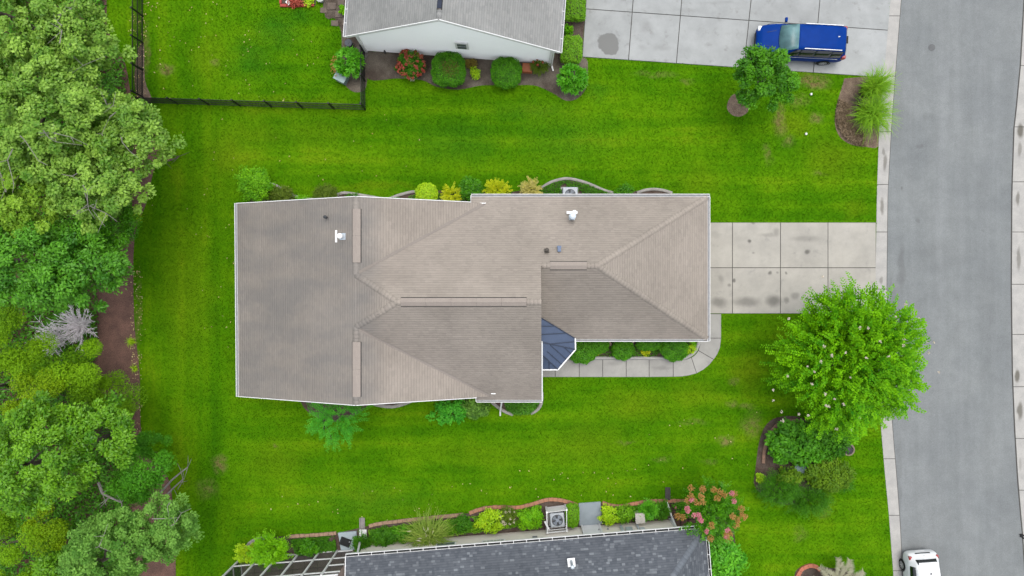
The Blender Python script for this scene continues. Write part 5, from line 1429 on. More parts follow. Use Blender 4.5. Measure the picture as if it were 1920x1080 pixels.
shrub('bright green leafy shrub beside the slate roof, below the pink crape myrtle', 1353, 1048, 36, 1.7, LM['fresh'], 'clump', ry=48, L=.24, W=.12, clr=.4, nleaf=45)
# north bed behind the tan roof
shrub('bright lime green shrub off the upper left corner of the tan roof', 477, 344, 32, 1.8, leaf_mat('soft_lime', (.06, .18, .008), (.20, .36, .014)), 'clump', L=.12, W=.06, clr=.28)
NB = 'shrubs behind the tan roofed house'
shrub('brownish olive shrub next to the bright lime one behind the roof', 526, 366, 27, 1.0, LM['olivebr'], 'clump', ry=16, L=.11, W=.05, group=NB)
shrub('small lime mound between two brownish shrubs at the roof edge', 567, 374, 12, .6, LM['lime'], 'clump', ry=8, L=.08, W=.045, group=NB)
shrub('brownish olive shrub further right, left of the S curved edging', 611, 363, 24, 1.0, LM['olivebr'], 'clump', ry=14, L=.11, W=.05, group=NB)
shrub('low dark plants between the edging curves and roof', 662, 370, 16, .4, LM['ground'], 'clump', ry=6, L=.10, W=.05, group=NB)
shrub('neat yellow green mounded shrub, left end of the yellow ones', 800, 364, 21, 1.1, LM['ygreen'], 'ball', L=.09, W=.045, lump=.08, group=NB)
shrub('bright yellow shrub between the yellow green mound and the dark green bush', 846, 365, 21, 1.1, LM['yellow'], 'spray', ry=19, L=.10, W=.05, slen=.35, group=NB)
shrub('dark green bush between the two bright yellow shrubs', 884, 353, 23, 1.2, LM['mid'], 'clump', L=.12, W=.06, clr=.3, group=NB)
shrub('brightest and widest golden yellow shrub at the long white gutter', 932, 357, 33, 1.1, LM['yellow'], 'spray', ry=19, L=.11, W=.05, slen=.42, dens=1.2, group=NB)
shrub('orange tinted yellow shrub left of the edging arch', 995, 354, 22, 1.0, leaf_mat('amber_leaf', (.42, .36, .06), (.66, .46, .24), gain=(1.5, 1.6, 1.2)), 'spray', L=.10, W=.05, slen=.36, group=NB)
shrub('dark low bush right of the air conditioner bed', 1170, 360, 20, .8, LM['mid'], 'clump', ry=10, L=.10, W=.05, group=NB)
cover('low green plants round the air conditioner behind the tan roof', [(1012, 356), (1040, 342), (1066, 338), (1100, 346), (1138, 361), (1160, 366), (1160, 376), (1010, 376)], 3600, LM['ground'], .3, patch=.8)
cover('low plants under the S curved edging behind the roof', [(640, 368), (700, 372), (756, 370), (790, 364), (860, 360), (960, 360), (960, 380), (640, 380)], 2600, LM['mid'], .3)
# south side of the tan house
tree('small feathery blue green tree under the lower eave of the tan roof', 632, 778, 62, 2.6, 'spray', mat=LM['teal'], L=.15, W=.035, dens=2.0, flat=.6, nleaf=34, slen=.7, inner=.1, name='feathery_tree')
shrub('loose mid green shrub left of the variegated bush below the roof', 848, 772, 40, 1.1, LM['teal'], 'clump', ry=24, L=.17, W=.10, dens=.5, clr=.3, nleaf=40)
shrub('dark bush with pale edged leaves beside the white downspout', 893, 764, 24, 1.2, leaf_mat('variegated_leaf', (.02, .06, .02), (.22, .34, .12)), 'clump', ry=20, L=.17, W=.10, clr=.3)
cover('dark tufted lilyturf filling the corner bed by the white downspout', [(945, 750), (950, 768), (965, 776), (990, 776), (1005, 766), (1012, 752)], 1500, LM['dark'], .35, L=.24, W=.035, patch=1)
# entry bed
EB = 'clipped bushes between the tan roof and the front path'
shrub('dark clipped bush tucked under the blue metal roof edge', 1092, 656, 29, 1.0, LM['box'], 'ball', ry=26, L=.075, W=.045, name='clipped_bush', catg='bush', group=EB)
shrub('clipped bush touching the eave right of the one under the metal roof', 1122, 648, 20, 1.0, LM['box'], 'ball', ry=16, L=.075, W=.045, name='clipped_bush', catg='bush', group=EB)
shrub('middle clipped bush overhanging the path kerb', 1168, 656, 21, .9, LM['box'], 'ball', ry=20, L=.075, W=.045, name='clipped_bush', catg='bush', group=EB)
shrub('clipped bush partly under the eave between the two that overhang the kerb', 1216, 646, 24, .9, LM['box'], 'ball', ry=12, L=.075, W=.045, name='clipped_bush', catg='bush', group=EB)
shrub('rightmost and roundest clipped bush of the entry bed', 1264, 655, 26, 1.0, LM['box'], 'ball', ry=23, L=.075, W=.045, name='clipped_bush', catg='bush', group=EB)
shrub('tiny lime plant right of the rightmost clipped bush', 1296, 654, 9, .4, LM['ygreen'], 'clump', L=.09, W=.045)
shrub('small lime plant under the eave near the corner of the entry bed', 1303, 640, 9, .4, LM['lime'], 'clump', L=.09, W=.05)
shrub('yellow low plant left of the round stone in the entry bed', 1119, 661, 11, .3, LM['yellow'], 'clump', ry=5, L=.08, W=.045)
shrub('yellow low plant between the middle and right clipped bushes', 1209, 660, 8, .3, LM['yellow'], 'clump', L=.08, W=.045, ry=7)
cover('low greenery scattered in the entry bed', [(1070, 636), (1306, 636), (1302, 655), (1285, 668), (1070, 669)], 2600, LM['ground'], .22, patch=.4)
shrub('pink rose at the eave above the entry bed', 1185, 640, 4, .6, LM['blush'], 'clump', L=.07, W=.06, name='rose', catg='flower')
# bed along the slate house
shrub('large lime green shrub in front of the screened porch', 504, 1033, 46, 1.7, LM['lime'], 'spray', ry=34, L=.17, W=.07, slen=.55, dens=.9)
shrub('low yellow green shrub spilling left of the large lime one', 462, 1040, 24, .9, LM['ygreen'], 'spray', L=.13, W=.06, slen=.4)
shrub('small green shrub between the lime shrub and blue grey pad', 578, 1027, 17, .8, LM['mid'], 'clump', L=.12, W=.06)
cover('low green edging plants left of the blue grey pad', [(545, 1010), (628, 1003), (632, 1030), (560, 1040)], 3600, LM['ground'], .4, patch=.8)
shrub('dark green tuft at the left corner of the beige wall', 677, 1020, 17, .8, LM['ground'], 'spray', ry=22, L=.22, W=.04, slen=.35)
shrub('dense green shrub between the splash block and the tall grass', 718, 1007, 26, .9, LM['ground'], 'clump', ry=18, L=.10, W=.05, dens=1.3)
shrub('green shrub touching the left of the tall grass clump', 755, 1000, 24, .8, LM['box'], 'clump', ry=16, L=.10, W=.05)
grass_clump('tall pale green grass clump drooping over the beige wall', 806, 998, 50, 1.15, leaf_mat('pale_grass', (.10, .20, .02), (.40, .46, .13), gain=(1.5, 1.6, 1.1)), n=760, seeds=26)
shrub('dark green shrub right of the tall grass clump', 866, 984, 20, .8, LM['ground'], 'clump', ry=15, L=.11, W=.05)
shrub('broad yellow green shrub left of the fenced air conditioner', 925, 976, 32, .9, LM['ygreen'], 'clump', ry=20, L=.14, W=.06, dens=.8)
shrub('pale flowered shrub between the yellow green one and a smaller green one', 951, 968, 16, .9, LM['olivebr'], 'clump', ry=16, L=.11, W=.05, flowers=LM['cream'], fn=18)
shrub('bright green shrub just left of the white AC fence', 994, 972, 26, .8, LM['lime'], 'clump', ry=18, L=.14, W=.06)
shrub('low juniper like bush between the AC fence and the side door pad', 1073, 966, 13, .8, LM['hedge'], 'ball', ry=22, p=3, L=.08, W=.035)
shrub('yellow tipped shrub right of the side door pad', 1143, 965, 17, .8, LM['ygreen'], 'clump', ry=17, L=.12, W=.06)
shrub('green shrub left of the beige utility box', 1172, 964, 16, .8, LM['hedge'], 'clump', ry=15, L=.12, W=.05)
shrub('bright green strap leaved plant right of the beige utility box', 1217, 957, 20, .8, LM['fresh'], 'spray', ry=17, L=.26, W=.05, slen=.4)
shrub('green strap leaved plant beside the downspout at the wall corner', 1243, 957, 13, .7, LM['ground'], 'spray', ry=18, L=.24, W=.04, slen=.35)
shrub('low rose bush with pink buds right of the downspout', 1283, 957, 20, .8, LM['mid'], 'clump', ry=16, L=.11, W=.05, flowers=LM['pink'], fn=6, petals=14, name='rose_bush', catg='bush')
cover('low greenery between the shrubs of the long bed', [(692, 992), (780, 980), (880, 968), (960, 956), (1015, 945), (1015, 980), (780, 1010), (692, 1020)], 11000, LM['hedge'], .45, patch=.75)
cover('green plants under the wall between door pad and corner', [(1130, 948), (1250, 945), (1250, 968), (1130, 980)], 4500, LM['mid'], .4, patch=.8)
# island bed by the street
shrub('big glossy leaved shrub filling the curve of brown edging near the street', 1496, 832, 60, 1.6, leaf_mat('island_leaf', (.022, .095, .004), (.11, .29, .016), spec=.5), 'clump', ry=42, L=.22, W=.13, clr=.34, nleaf=34)
shrub('dark glossy shrub under the crape myrtle right of the bigger glossy one', 1545, 824, 44, 1.5, LM['deep'], 'clump', ry=36, L=.20, W=.11, clr=.36)
shrub('olive green shrub in the right part of the street island bed', 1556, 888, 46, 1.5, leaf_mat('olive_gloss', (.05, .10, .012), (.16, .22, .02)), 'clump', ry=32, L=.16, W=.09, clr=.3)
shrub('dark feathery conifer shrub at the lower left of the island bed', 1462, 915, 48, 1.4, LM['deep'], 'spray', ry=36, L=.15, W=.04, slen=.6)
shrub('olive topped shrub on the left of the island bed', 1480, 893, 24, 1.3, MATS['olive_gloss'], 'clump', ry=14, L=.14, W=.07)
shrub('dark shrub with long shoots at the bottom of the island bed', 1520, 938, 50, 1.2, LM['deep'], 'spray', ry=24, L=.18, W=.035, slen=.7)
shrub('small yellowish plant at the left tip of the island bed', 1424, 895, 9, .5, LM['ygreen'], 'clump', L=.12, W=.06)
grass_clump('wild grass tuft at the right of the island bed', 1582, 905, 22, .4, LM['ground'], n=160, wid=.014)
# corner of the upper driveway
grass_clump('bright green ornamental grass touching the upper driveway edge', 1624, 172, 36, 1.3, LM['grassb'], n=620, bias=(.25, .15), group='grasses at the driveway corner', wid=.02)
grass_clump('yellow green ornamental grass below its greener twin by the kerb', 1620, 219, 46, 1.2, LM['grassb'], n=680, bias=(.2, -.1), group='grasses at the driveway corner', wid=.02)
twigs('brown dried plant between the two ornamental grasses', 1608, 190, 15, .7, 20, mat=bark)
rng = rngn(); n = 2600
ang_ = rng.uniform(.5, 1.15, n) * np.pi; rr_ = rng.uniform(.6, 1.08, n)
px = 1622 + np.cos(ang_) * rr_ * 52; py = 214 + np.sin(ang_) * rr_ * 56; k = in_poly(px, py, BEDS['corner']); px, py = px[k], py[k]; n = len(px)
pos = np.stack([(px - 960) * S, -(py - 540) * S, rng.uniform(.02, .16, n)], 1)
tag(leaves('dry_clippings', leaf_mat('clippings', (.13, .09, .06), (.30, .22, .15), gain=(1.1, 1.1, 1.0), trans=.05), None, pos, nrm(rng.normal(size=(n, 3)) * .5 + [0, 0, 1]), rdir(rng, n), rng.uniform(.15, .35, n), .04, rng.uniform(0, 1, n)), 'heaped dry brown clippings round the ornamental grasses', 'clippings', kind='stuff')
# dry palm by the white car
def palm(label, px, py, n, L, mat):
    rng = rngn(); b = P(px, py); t = thing('dry_palm', label, 'palm', b)
    MB().tube([b + Vector((0, 0, -.05)), b + Vector((0, 0, .35))], [.12, .1], 8).build('trunk', bark, t)
    for i in range(n):
        a = 2 * math.pi * i / n + random.uniform(-.15, .15); d = Vector((math.cos(a), math.sin(a), 0)); sdv = Vector((-d.y, d.x, 0))
        pos = []; nor = []; dr = []
        for s in np.linspace(.12, 1, 26):
            q = b + d * L * s + Vector((0, 0, .35 + .75 * math.sin(s * 2.4)))
            for sg in (-1, 1):
                w = .42 * math.sin(min(1, s * 1.1) * math.pi * .9 + .15)
                dd = (d * .55 + sdv * sg).normalized()
                pos.append(q + dd * w * .5); nor.append(Vector((0, 0, 1)) + sdv * sg * -.3); dr.append(dd)
        pos = np.array(pos); m = len(pos)
        leaves('frond', mat, t, pos, nrm(np.array(nor) + rng.normal(size=(m, 3)) * .15), np.array(dr), .44, .07, rng.uniform(0, 1, m))
palm('low plant with wide pale dried fronds at the bottom edge, inside terracotta edging', 1562, 1084, 11, 1.5, LM['dry'])

# fallen leaves on the grass
rng = rngn(); xs = []; ys = []
def scat(n, x0, x1, y0, y1):
    xs.append(rng.uniform(x0, x1, n)); ys.append(rng.uniform(y0, y1, n))
scat(45, 275, 470, 0, 185); scat(90, 252, 275, 20, 190); scat(16, 340, 620, 205, 380); scat(34, 490, 960, 905, 975); scat(24, 960, 1290, 870, 935); scat(20, 270, 440, 380, 700); scat(170, 246, 268, 500, 810); scat(10, 660, 800, 190, 340); scat(16, 470, 640, 60, 190); scat(14, 1180, 1420, 740, 900); scat(40, 240, 300, 0, 60)
px = np.concatenate(xs); py = np.concatenate(ys); n = len(px)
pos = np.stack([(px - 960) * S, -(py - 540) * S, np.full(n, .055)], 1)
s = rng.uniform(.05, .12, n)
tag(leaves('fallen_leaves', LM['dryleaf'], None, pos, nrm(rng.normal(size=(n, 3)) * .25 + [0, 0, 1]), rdir(rng, n), s, s * .6, rng.uniform(0, 1, n)), 'scattered yellow and pale fallen leaves on the lawns', 'leaves', kind='stuff')
# ------------------------------------------------------------------ vehicles
def car_paint(name, c):
    m, t, b = new_mat(name)
    b.inputs['Base Color'].default_value = (*c, 1); b.inputs['Roughness'].default_value = .35; b.inputs['Specular IOR Level'].default_value = .03
    n = t.noise(t.pos(), 3.0, 3); c = kc(c, .68 if min(c) > .5 else K); t.put(b.inputs['Base Color'], t.mix(t.mr(n, .3, .7), c, tuple(x * .88 for x in c)))
    return m
glass_dark = pm('car_glass', (.012, .016, .018), rough=.08, spec=.7, fine_amt=0)
glass_teal = pm('windscreen_glass', (.17, .34, .35), (.07, .15, .16), scale=1.2, rough=.3, spec=.3, fine_amt=0)
tyre_m = pm('tyre', (.018, .018, .018), rough=.85); rim_m = pm('alloy', (.55, .56, .57), rough=.35, metal=.5)
red_lens = pm('red_lens', (.42, .02, .02), rough=.2, spec=.6); clear_lens = pm('clear_lens', (.72, .74, .76), rough=.2, spec=.6)
def car(name, label, catg, loc, rotz, st, paint, wheels, wr, side_wins, screen, rear, lights, group=None, ws_mat=None):
    """st rows: x, z_sill, z_mid, z_belt, z_top, w_sill, w_mid, w_belt, w_roof; nose at x = 0, tail along +x"""
    t = thing(name, label, catg, loc, group, rotz)
    R = Matrix.Rotation(rotz, 3, 'Z'); L0 = Vector(loc)
    W = lambda x, y, z: L0 + Vector((x, y, z))          # children hang on the rotated empty, so no rotation here
    st = np.array(st, float); xs = st[:, 0]
    f = lambda x, k: float(np.interp(x, xs, st[:, k]))
    rows = []; XS = sorted(set(list(xs) + list(np.linspace(xs[0], xs[-1], 30))))
    for x in XS:
        zs, zm, zb, zt, a, b, c, d = [f(x, k) for k in range(1, 9)]
        half = [(a * .85, zs), (a, zs + .05), (b, zm), (c + (b - c) * .3, zb - .06), (c, zb), (d + (c - d) * .10, zt - (zt - zb) * .12), (d, zt), (d * .55, zt + .025), (0, zt + .035)]
        rows.append([(x, y, z) for y, z in half] + [(x, -y, z) for y, z in reversed(half[:-1])])
    n = len(rows[0]); vs = [W(*p) for r in rows for p in r]; fs = []
    for i in range(len(rows) - 1):
        for k in range(n): fs.append((i * n + k, i * n + (k + 1) % n, (i + 1) * n + (k + 1) % n, (i + 1) * n + k))
    fs.append(tuple(reversed(range(n)))); fs.append(tuple((len(rows) - 1) * n + k for k in range(n)))
    mb = MB(); mb.add(vs, fs); body = mb.build('body', paint, t, smooth=True)
    sm = body.modifiers.new('round', 'SUBSURF'); sm.levels = 1; sm.render_levels = 1
    def strip(pts_a, pts_b, mat, nm, out=(0, 0, .012), par=None):
        mb = MB(); o = Vector(out); a = [W(*p) + o for p in pts_a]; b = [W(*p) + o for p in pts_b]; m = len(a)
        mb.add(a + b, [(i, i + 1, m + i + 1, m + i) for i in range(m - 1)])
        ob = mb.build(nm, mat, par or t, smooth=True); sf = ob.modifiers.new('thick', 'SOLIDIFY'); sf.thickness = .012; sf.offset = 0
        return ob
    # side windows
    for sg in (1, -1):
        for (x0, x1, lo, hi) in side_wins:
            X = np.linspace(x0, x1, 7); A = []; Bt = []
            for x in X:
                zb, zt, c, d = f(x, 3), f(x, 4), f(x, 7), f(x, 8)
                e = lambda u: (x, sg * (c + (d + (c - d) * .10 - c) * u), zb + (zt - (zt - zb) * .12 - zb) * u)
                A.append(e(lo)); Bt.append(e(hi if x0 != side_wins[0][0] else lo + (hi - lo) * min(1, .15 + 1.3 * (x - x0) / (x1 - x0))))
            strip(A, Bt, glass_dark, 'side_window', (0, sg * .014, .008))
    def cross(x0, x1, w, mat, nm, sh=.0):
        Y = np.linspace(-1, 1, 9); A = []; Bt = []
        for y in Y:
            d0, d1 = f(x0, 8) * w, f(x1, 8) * w
            A.append((x0 - sh * (1 - y * y) * (1 if x1 > x0 else -1), y * d0, f(x0, 4) + .03 * (1 - y * y))); Bt.append((x1, y * d1, f(x1, 4) + .03 * (1 - y * y)))
        return strip(A, Bt, mat, nm, (-.012 if nm == 'windscreen' else .012, 0, .016))
    cross(screen[0], screen[1], 1.02, ws_mat or glass_dark, 'windscreen', .12)
    cross(rear[0], rear[1], rear[2], glass_dark, 'rear_window')
    for wx in wheels:
        for sg in (1, -1):
            wy = sg * (f(wx, 6) - .08)
            ax = Matrix.Rotation(math.radians(-90 * sg), 3, 'X')
            c = W(wx, wy, wr)
            prof = [(wr * .62, -.10), (wr * .95, -.10), (wr, -.06), (wr, .07), (wr * .96, .105), (wr * .66, .11)]
            w = MB().lathe(c, prof, 24, axis=ax).build('wheel', tyre_m, t, smooth=False)
            m2 = MB(); m2.lathe(c, [(wr * .64, .085), (wr * .64, .112), (wr * .56, .116), (wr * .54, .095)], 24, axis=ax); m2.lathe(c, [(.07, .09), (.07, .12), (.03, .125)], 10, axis=ax)
            for k in range(7):
                a = 2 * math.pi * k / 7; p0 = c + ax @ Vector((.05 * math.cos(a), .05 * math.sin(a), .108)); p1 = c + ax @ Vector((wr * .58 * math.cos(a), wr * .58 * math.sin(a), .108))
                m2.bar(p0, p1, .055, .02, up=ax @ Vector((0, 0, 1)))
            m2.build('rim', rim_m, w)
            m3 = MB()
            for k in range(13):
                a0 = math.radians(-20 + 220 * k / 13); a1 = math.radians(-20 + 220 * (k + 1) / 13)
                p = [c + Vector((r_ * math.cos(a), sg * .118, r_ * math.sin(a))) for a in (a0, a1) for r_ in (wr * 1.02, wr * 1.16)]
                m3.add(p, [(0, 1, 3, 2)])
            m3.build('wheel_arch', tyre_m, t)
    for (x, y, z, sx, sy, sz, kind) in lights:
        mat = {'h': clear_lens, 't': red_lens, 'd': dark_rubber, 'p': paint, 'w': white}[kind]
        nm = {'h': 'headlight', 't': 'tail_light', 'd': 'trim', 'p': 'mirror', 'w': 'licence_plate'}[kind]
        ob = MB().box(W(x, y, z), (sx, sy, sz), rotz=(.0)).build(nm, mat, t, smooth=False)
        bv = ob.modifiers.new('bevel', 'BEVEL'); bv.width = min(sx, sy, sz) * .3; bv.segments = 2
    return t, strip, W, f
van_st = [(0.00, .36, .46, .60, .64, .50, .58, .56, .40), (.06, .28, .50, .68, .74, .66, .74, .70, .52), (.25, .22, .54, .80, .87, .84, .88, .82, .62), (.8, .20, .58, .92, 1.01, .94, .96, .89, .70),
          (1.25, .20, .60, .98, 1.10, .95, .97, .91, .74), (2.15, .20, .62, 1.02, 1.66, .95, .98, .93, .68), (3.2, .20, .64, 1.04, 1.73, .95, .98, .94, .70), (4.2, .22, .65, 1.06, 1.72, .95, .98, .93, .69),
          (4.72, .24, .66, 1.06, 1.66, .93, .96, .90, .66), (4.93, .32, .66, 1.0, 1.22, .90, .93, .86, .70), (5.06, .40, .60, .84, .90, .82, .86, .82, .66), (5.12, .46, .56, .66, .70, .70, .74, .72, .6)]
nose = P(1415, 78, .5)
van, vstrip, VW, vf = car('parked_van', 'dark blue minivan parked nose in on the upper driveway beside the round tree', 'minivan', (nose.x, nose.y, 0.035), math.radians(-3.2), van_st, car_paint('blue_paint', (.003, .045, .28)), (1.0, 4.05), .34,
    [(1.45, 2.27, .06, .94), (2.29, 3.13, .06, .94), (3.15, 4.04, .06, .94), (4.06, 4.68, .06, .92)], (1.28, 2.10), (4.76, 4.92, .9),
    [(.30, .66, .74, .5, .30, .14, 'h'), (.30, -.66, .74, .5, .30, .14, 'h'), (4.90, .83, .98, .26, .20, .34, 't'), (4.90, -.83, .98, .26, .20, .34, 't'), (.03, 0, .52, .1, 1.0, .2, 'd'), (1.52, 1.10, 1.10, .14, .26, .18, 'p'), (1.52, -1.10, 1.10, .14, .26, .18, 'p'),
     (1.24, 0, 1.075, .10, 1.36, .05, 'd'), (5.11, 0, .55, .06, 1.1, .16, 'd'), (4.86, 0, 1.50, .10, .42, .06, 'd'), (.10, 0, .70, .05, .16, .08, 'h')], ws_mat=glass_teal)
MB().bar(VW(2.4, .70, 1.73), VW(4.5, .70, 1.735), .04, .035).build('roof_rail', rim_m, van); MB().bar(VW(2.4, -.70, 1.73), VW(4.5, -.70, 1.735), .04, .035).build('roof_rail', rim_m, van)
MB().tube([VW(4.25, .05, 1.74), VW(4.33, .05, 1.80)], [.035, .012], 8).build('antenna', white, van)
MB().box(VW(1.85, .25, 1.36), (.28, .5, .02), rot=Matrix.Rotation(math.radians(-34), 3, 'Y')).build('sticker', dark_grey, van)
for sg in (-1, 1): MB().bar(VW(1.4, sg * .955, .93), VW(4.6, sg * .955, .97), .014, .03).build('trim', rim_m, van)
for sg in (-1, 1): MB().bar(VW(.5, sg * .38, .985), VW(1.15, sg * .5, 1.085), .02, .012).build('bonnet_crease', MATS['dark_grey'], van)

sed_st = [(0.00, .36, .45, .56, .60, .52, .60, .56, .40), (.08, .26, .48, .64, .70, .70, .78, .72, .55), (.35, .20, .52, .74, .80, .86, .90, .84, .64), (1.0, .18, .56, .86, .94, .90, .92, .86, .70), (1.35, .18, .57, .90, 1.0, .90, .92, .87, .72),
          (2.10, .18, .58, .93, 1.42, .90, .92, .88, .62), (2.8, .18, .58, .94, 1.47, .90, .92, .88, .63), (3.5, .2, .60, .96, 1.42, .90, .92, .87, .62), (3.85, .22, .62, .97, 1.33, .88, .91, .85, .60), (4.10, .26, .62, .96, 1.02, .86, .90, .83, .66), (4.24, .32, .60, .86, .90, .78, .84, .78, .6), (4.32, .4, .56, .70, .74, .66, .74, .70, .54)]
tail = P(1727, 1034, .72)
rz = math.radians(90 + 4.0)
ca = Vector((math.cos(rz), math.sin(rz), 0))
nose2 = Vector((tail.x, tail.y, 0)) - ca * 4.32
sedan, sstrip, SW, sf_ = car('parked_car', 'white hatchback parked at the kerb in the lower right, rear end in view', 'car', (nose2.x, nose2.y, -.018), rz, sed_st, car_paint('white_paint', (.76, .78, .78)), (.85, 3.45), .32,
    [(1.45, 2.2, .1, .86), (2.26, 3.0, .08, .9), (3.06, 3.65, .12, .86)], (1.38, 2.06), (4.02, 3.82, .92),
    [(4.06, .76, .90, .22, .17, .22, 't'), (4.06, -.76, .90, .22, .17, .22, 't'), (.28, .66, .66, .4, .26, .12, 'h'), (.28, -.66, .66, .4, .26, .12, 'h'), (1.5, .98, .96, .12, .22, .14, 'p'), (1.5, -.98, .96, .12, .22, .14, 'p'), (.03, 0, .5, .08, .9, .16, 'd'),
     (4.265, 0, .845, .07, .86, .07, 'd'), (4.16, 0, .985, .03, .12, .02, 'd'), (4.31, 0, .6, .03, .5, .12, 'w'), (3.86, 0, 1.37, .16, 1.05, .035, 'w')])
for o in sedan.children:
    if o.name.startswith('licence_plate') and o.dimensions.y > .9: o.name = 'spoiler'
MB().tube([SW(3.3, -.05, 1.48), SW(3.42, -.05, 1.56)], [.03, .012], 8).build('antenna', dark_rubber, sedan)

# ------------------------------------------------------------------ fence
def fence(label, a, b, h=1.2, n=None, posts=3):
    a = P(*a); b = P(*b); o = (a + b) / 2; t = thing('fence', label, 'fence', (o.x, o.y, 0), 'black fence runs round the upper back yard'); L = (b - a).length; d = (b - a) / L
    for z in (.12, .62, h - .06): MB().bar(a + Vector((0, 0, z)), b + Vector((0, 0, z)), .035, .04).build('rail', black_metal, t)
    for i in range(posts + 1):
        p = a + d * L * i / posts; q = MB().box(p + Vector((0, 0, h / 2 + .02)), (.075, .075, h + .12)).build('post', black_metal, t)
        MB().box(p + Vector((0, 0, h + .10)), (.09, .09, .03)).build('post_cap', black_metal, q)
    n = n or int(L / .09); me = None
    for i in range(n):
        p = a + d * L * (i + .5) / n
        if me is None:
            o_ = MB().box(p + Vector((0, 0, h / 2)), (.024, .024, h)).build('picket', black_metal, t); me = o_.data; l0 = p
        else:
            o_ = bpy.data.objects.new('picket', me); o_.parent = t; o_.location = p - l0; COL.objects.link(o_)
fence('black picket fence running up the picture beside the woodland', (268.5, -70), (268.5, 182), posts=5)
fence('black picket fence running across below the upper left lawn', (275, 193), (685, 206), posts=7)
fence('short black picket fence run from the lawn corner to the white house', (685, 204), (684, 100), posts=2)

# ------------------------------------------------------------------ small things
def ac_unit(label, px, py, w, h, rotz=0.0, fan_r=.3, off=(0, 0)):
    c = P(px, py); t = thing('air_conditioner', label, 'air conditioner', c, None)
    MB().box(c + Vector((0, 0, .04)), (w + .2, w + .2, .09), rotz).build('base_pad', concrete, t)
    z0, z1 = .09, h
    cs = MB(); cs.box(c + Vector((0, 0, (z0 + z1) / 2)), (w, w, z1 - z0), rotz); ob = cs.build('casing', pm('ac_casing', (.52, .56, .60), (.47, .51, .55), rough=.45), t)
    bv = ob.modifiers.new('bevel', 'BEVEL'); bv.width = .07; bv.segments = 3
    for k in range(9):
        for sx in range(4):
            a = rotz + sx * math.pi / 2; q = c + Vector((math.cos(a) * w / 2, math.sin(a) * w / 2, z0 + .08 + k * (z1 - z0 - .2) / 8))
            MB().box(q, (.012, w * .8, .03), a).build('louvre', mid_grey, ob)
    MB().lathe(c + Vector((off[0], off[1], z1 + .004)), [(fan_r, -.02), (fan_r, .004), (fan_r * .98, .006)], 28).build('fan_opening', pm('fan_dark', (.02, .025, .035), rough=.5), t)
    for k in range(4):
        a0 = k * math.pi / 2 + .5; m = MB(); vs = []; cc = c + Vector((off[0], off[1], z1 + .02))
        for j in range(6):
            a = a0 + j * .18
            vs += [cc + Vector((math.cos(a) * .07, math.sin(a) * .07, .0)), cc + Vector((math.cos(a) * fan_r * .92, math.sin(a) * fan_r * .92, .012 - j * .004))]
        m.add(vs, [(2 * j, 2 * j + 1, 2 * j + 3, 2 * j + 2) for j in range(5)]); m.build('fan_blade', pm('fan_grey', (.30, .35, .42), rough=.4), t)
    MB().lathe(c + Vector((off[0], off[1], z1 + .03)), [(.10, -.01), (.10, .02), (.05, .03)], 16).build('fan_hub', pm('fan_grey', (.30, .35, .42)), t)
    g = MB(); cc = c + Vector((off[0], off[1], z1 + .055))
    for r_ in (.3, .5, .7, .88, 1.0):
        pts = [cc + Vector((math.cos(a) * fan_r * r_, math.sin(a) * fan_r * r_, 0)) for a in np.linspace(0, 2 * math.pi, 25)]; g.tube(pts, .006, 4, cap=False)
    for k in range(8): a = k * math.pi / 4; g.tube([cc, cc + Vector((math.cos(a) * fan_r, math.sin(a) * fan_r, 0))], .006, 4, cap=False)
    g.build('fan_guard', mid_grey, t)
    return t
ac_unit('grey air conditioner with a round fan, half hidden by the long white gutter', 1067, 368, .86, .8, 0.0, .30)
ac_unit('pale grey air conditioner inside the white fenced enclosure', 1043.5, 967.5, .82, .72, ang2, .32)
en = thing('ac_enclosure', 'white low fence enclosing the air conditioner beside the slate roofed house', 'fence', P(1041, 970))
q = [P(1024, 951), P(1060, 946.5), P(1060.5, 985), P(1025, 988.5)]
hE = .95
for i in range(4):
    a, b = q[i], q[(i + 1) % 4]; d = (b - a).normalized()
    MB().box(a + Vector((0, 0, hE / 2)), (.10, .10, hE), ang2).build('post', white, en)
    if i == 0:
        for k in range(5):
            z = .12 + k * .19; MB().bar(a + d * .06 + Vector((0, 0, z)), b - d * .06 + Vector((0, 0, z)), .025, .165).build('board', white, en)
    else:
        for z in (.15, .5, hE - .06): MB().bar(a + d * .06 + Vector((0, 0, z)), b - d * .06 + Vector((0, 0, z)), .03, .10).build('rail', white, en)
MB().prism([v[:2] for v in q], .0, .03).build('enclosure_floor', dark_grey, en)
def pad(label, pts, z, mat, name='concrete_pad', catg='concrete pad'):
    o = MB().prism([P(x, y)[:2] for x, y in pts], -.05, z).build(name, mat); bv = o.modifiers.new('bevel', 'BEVEL'); bv.width = .015
    return tag(o, label, catg)
pad('blue grey concrete pad in front of the side door', [(1085, 943), (1126, 940), (1129, 982), (1086, 986)], .08, grey_pad)
pad('pale blue grey step pad left of the beige wall', [(634, 998), (669, 995), (670, 1029), (640, 1031)], .10, pm('pale_blue_pad', (.40, .47, .50), (.36, .43, .46), rough=.7))
pad('small grey concrete pad at the left corner of the white gable', [(668, 89), (684, 89), (690, 104), (684, 116), (668, 112)], .06, pm('dull_pad', (.24, .22, .19), (.19, .17, .15)))
mat_ = thing('door_mat', 'black slatted crate lying tilted on the pale blue step pad', 'crate', P(648, 1015)); cR = Matrix.Rotation(math.radians(-20), 3, 'Z')
cc = P(648.5, 1014.5, .0)
MB().box(cc + Vector((0, 0, .14)), (.62, .44, .07), rot=cR).build('base', dark_rubber, mat_)
for k in range(6): MB().box(cc + cR @ Vector((-.26 + k * .104, 0, .20)), (.085, .44, .05), rot=cR).build('slat', dark_rubber, mat_)
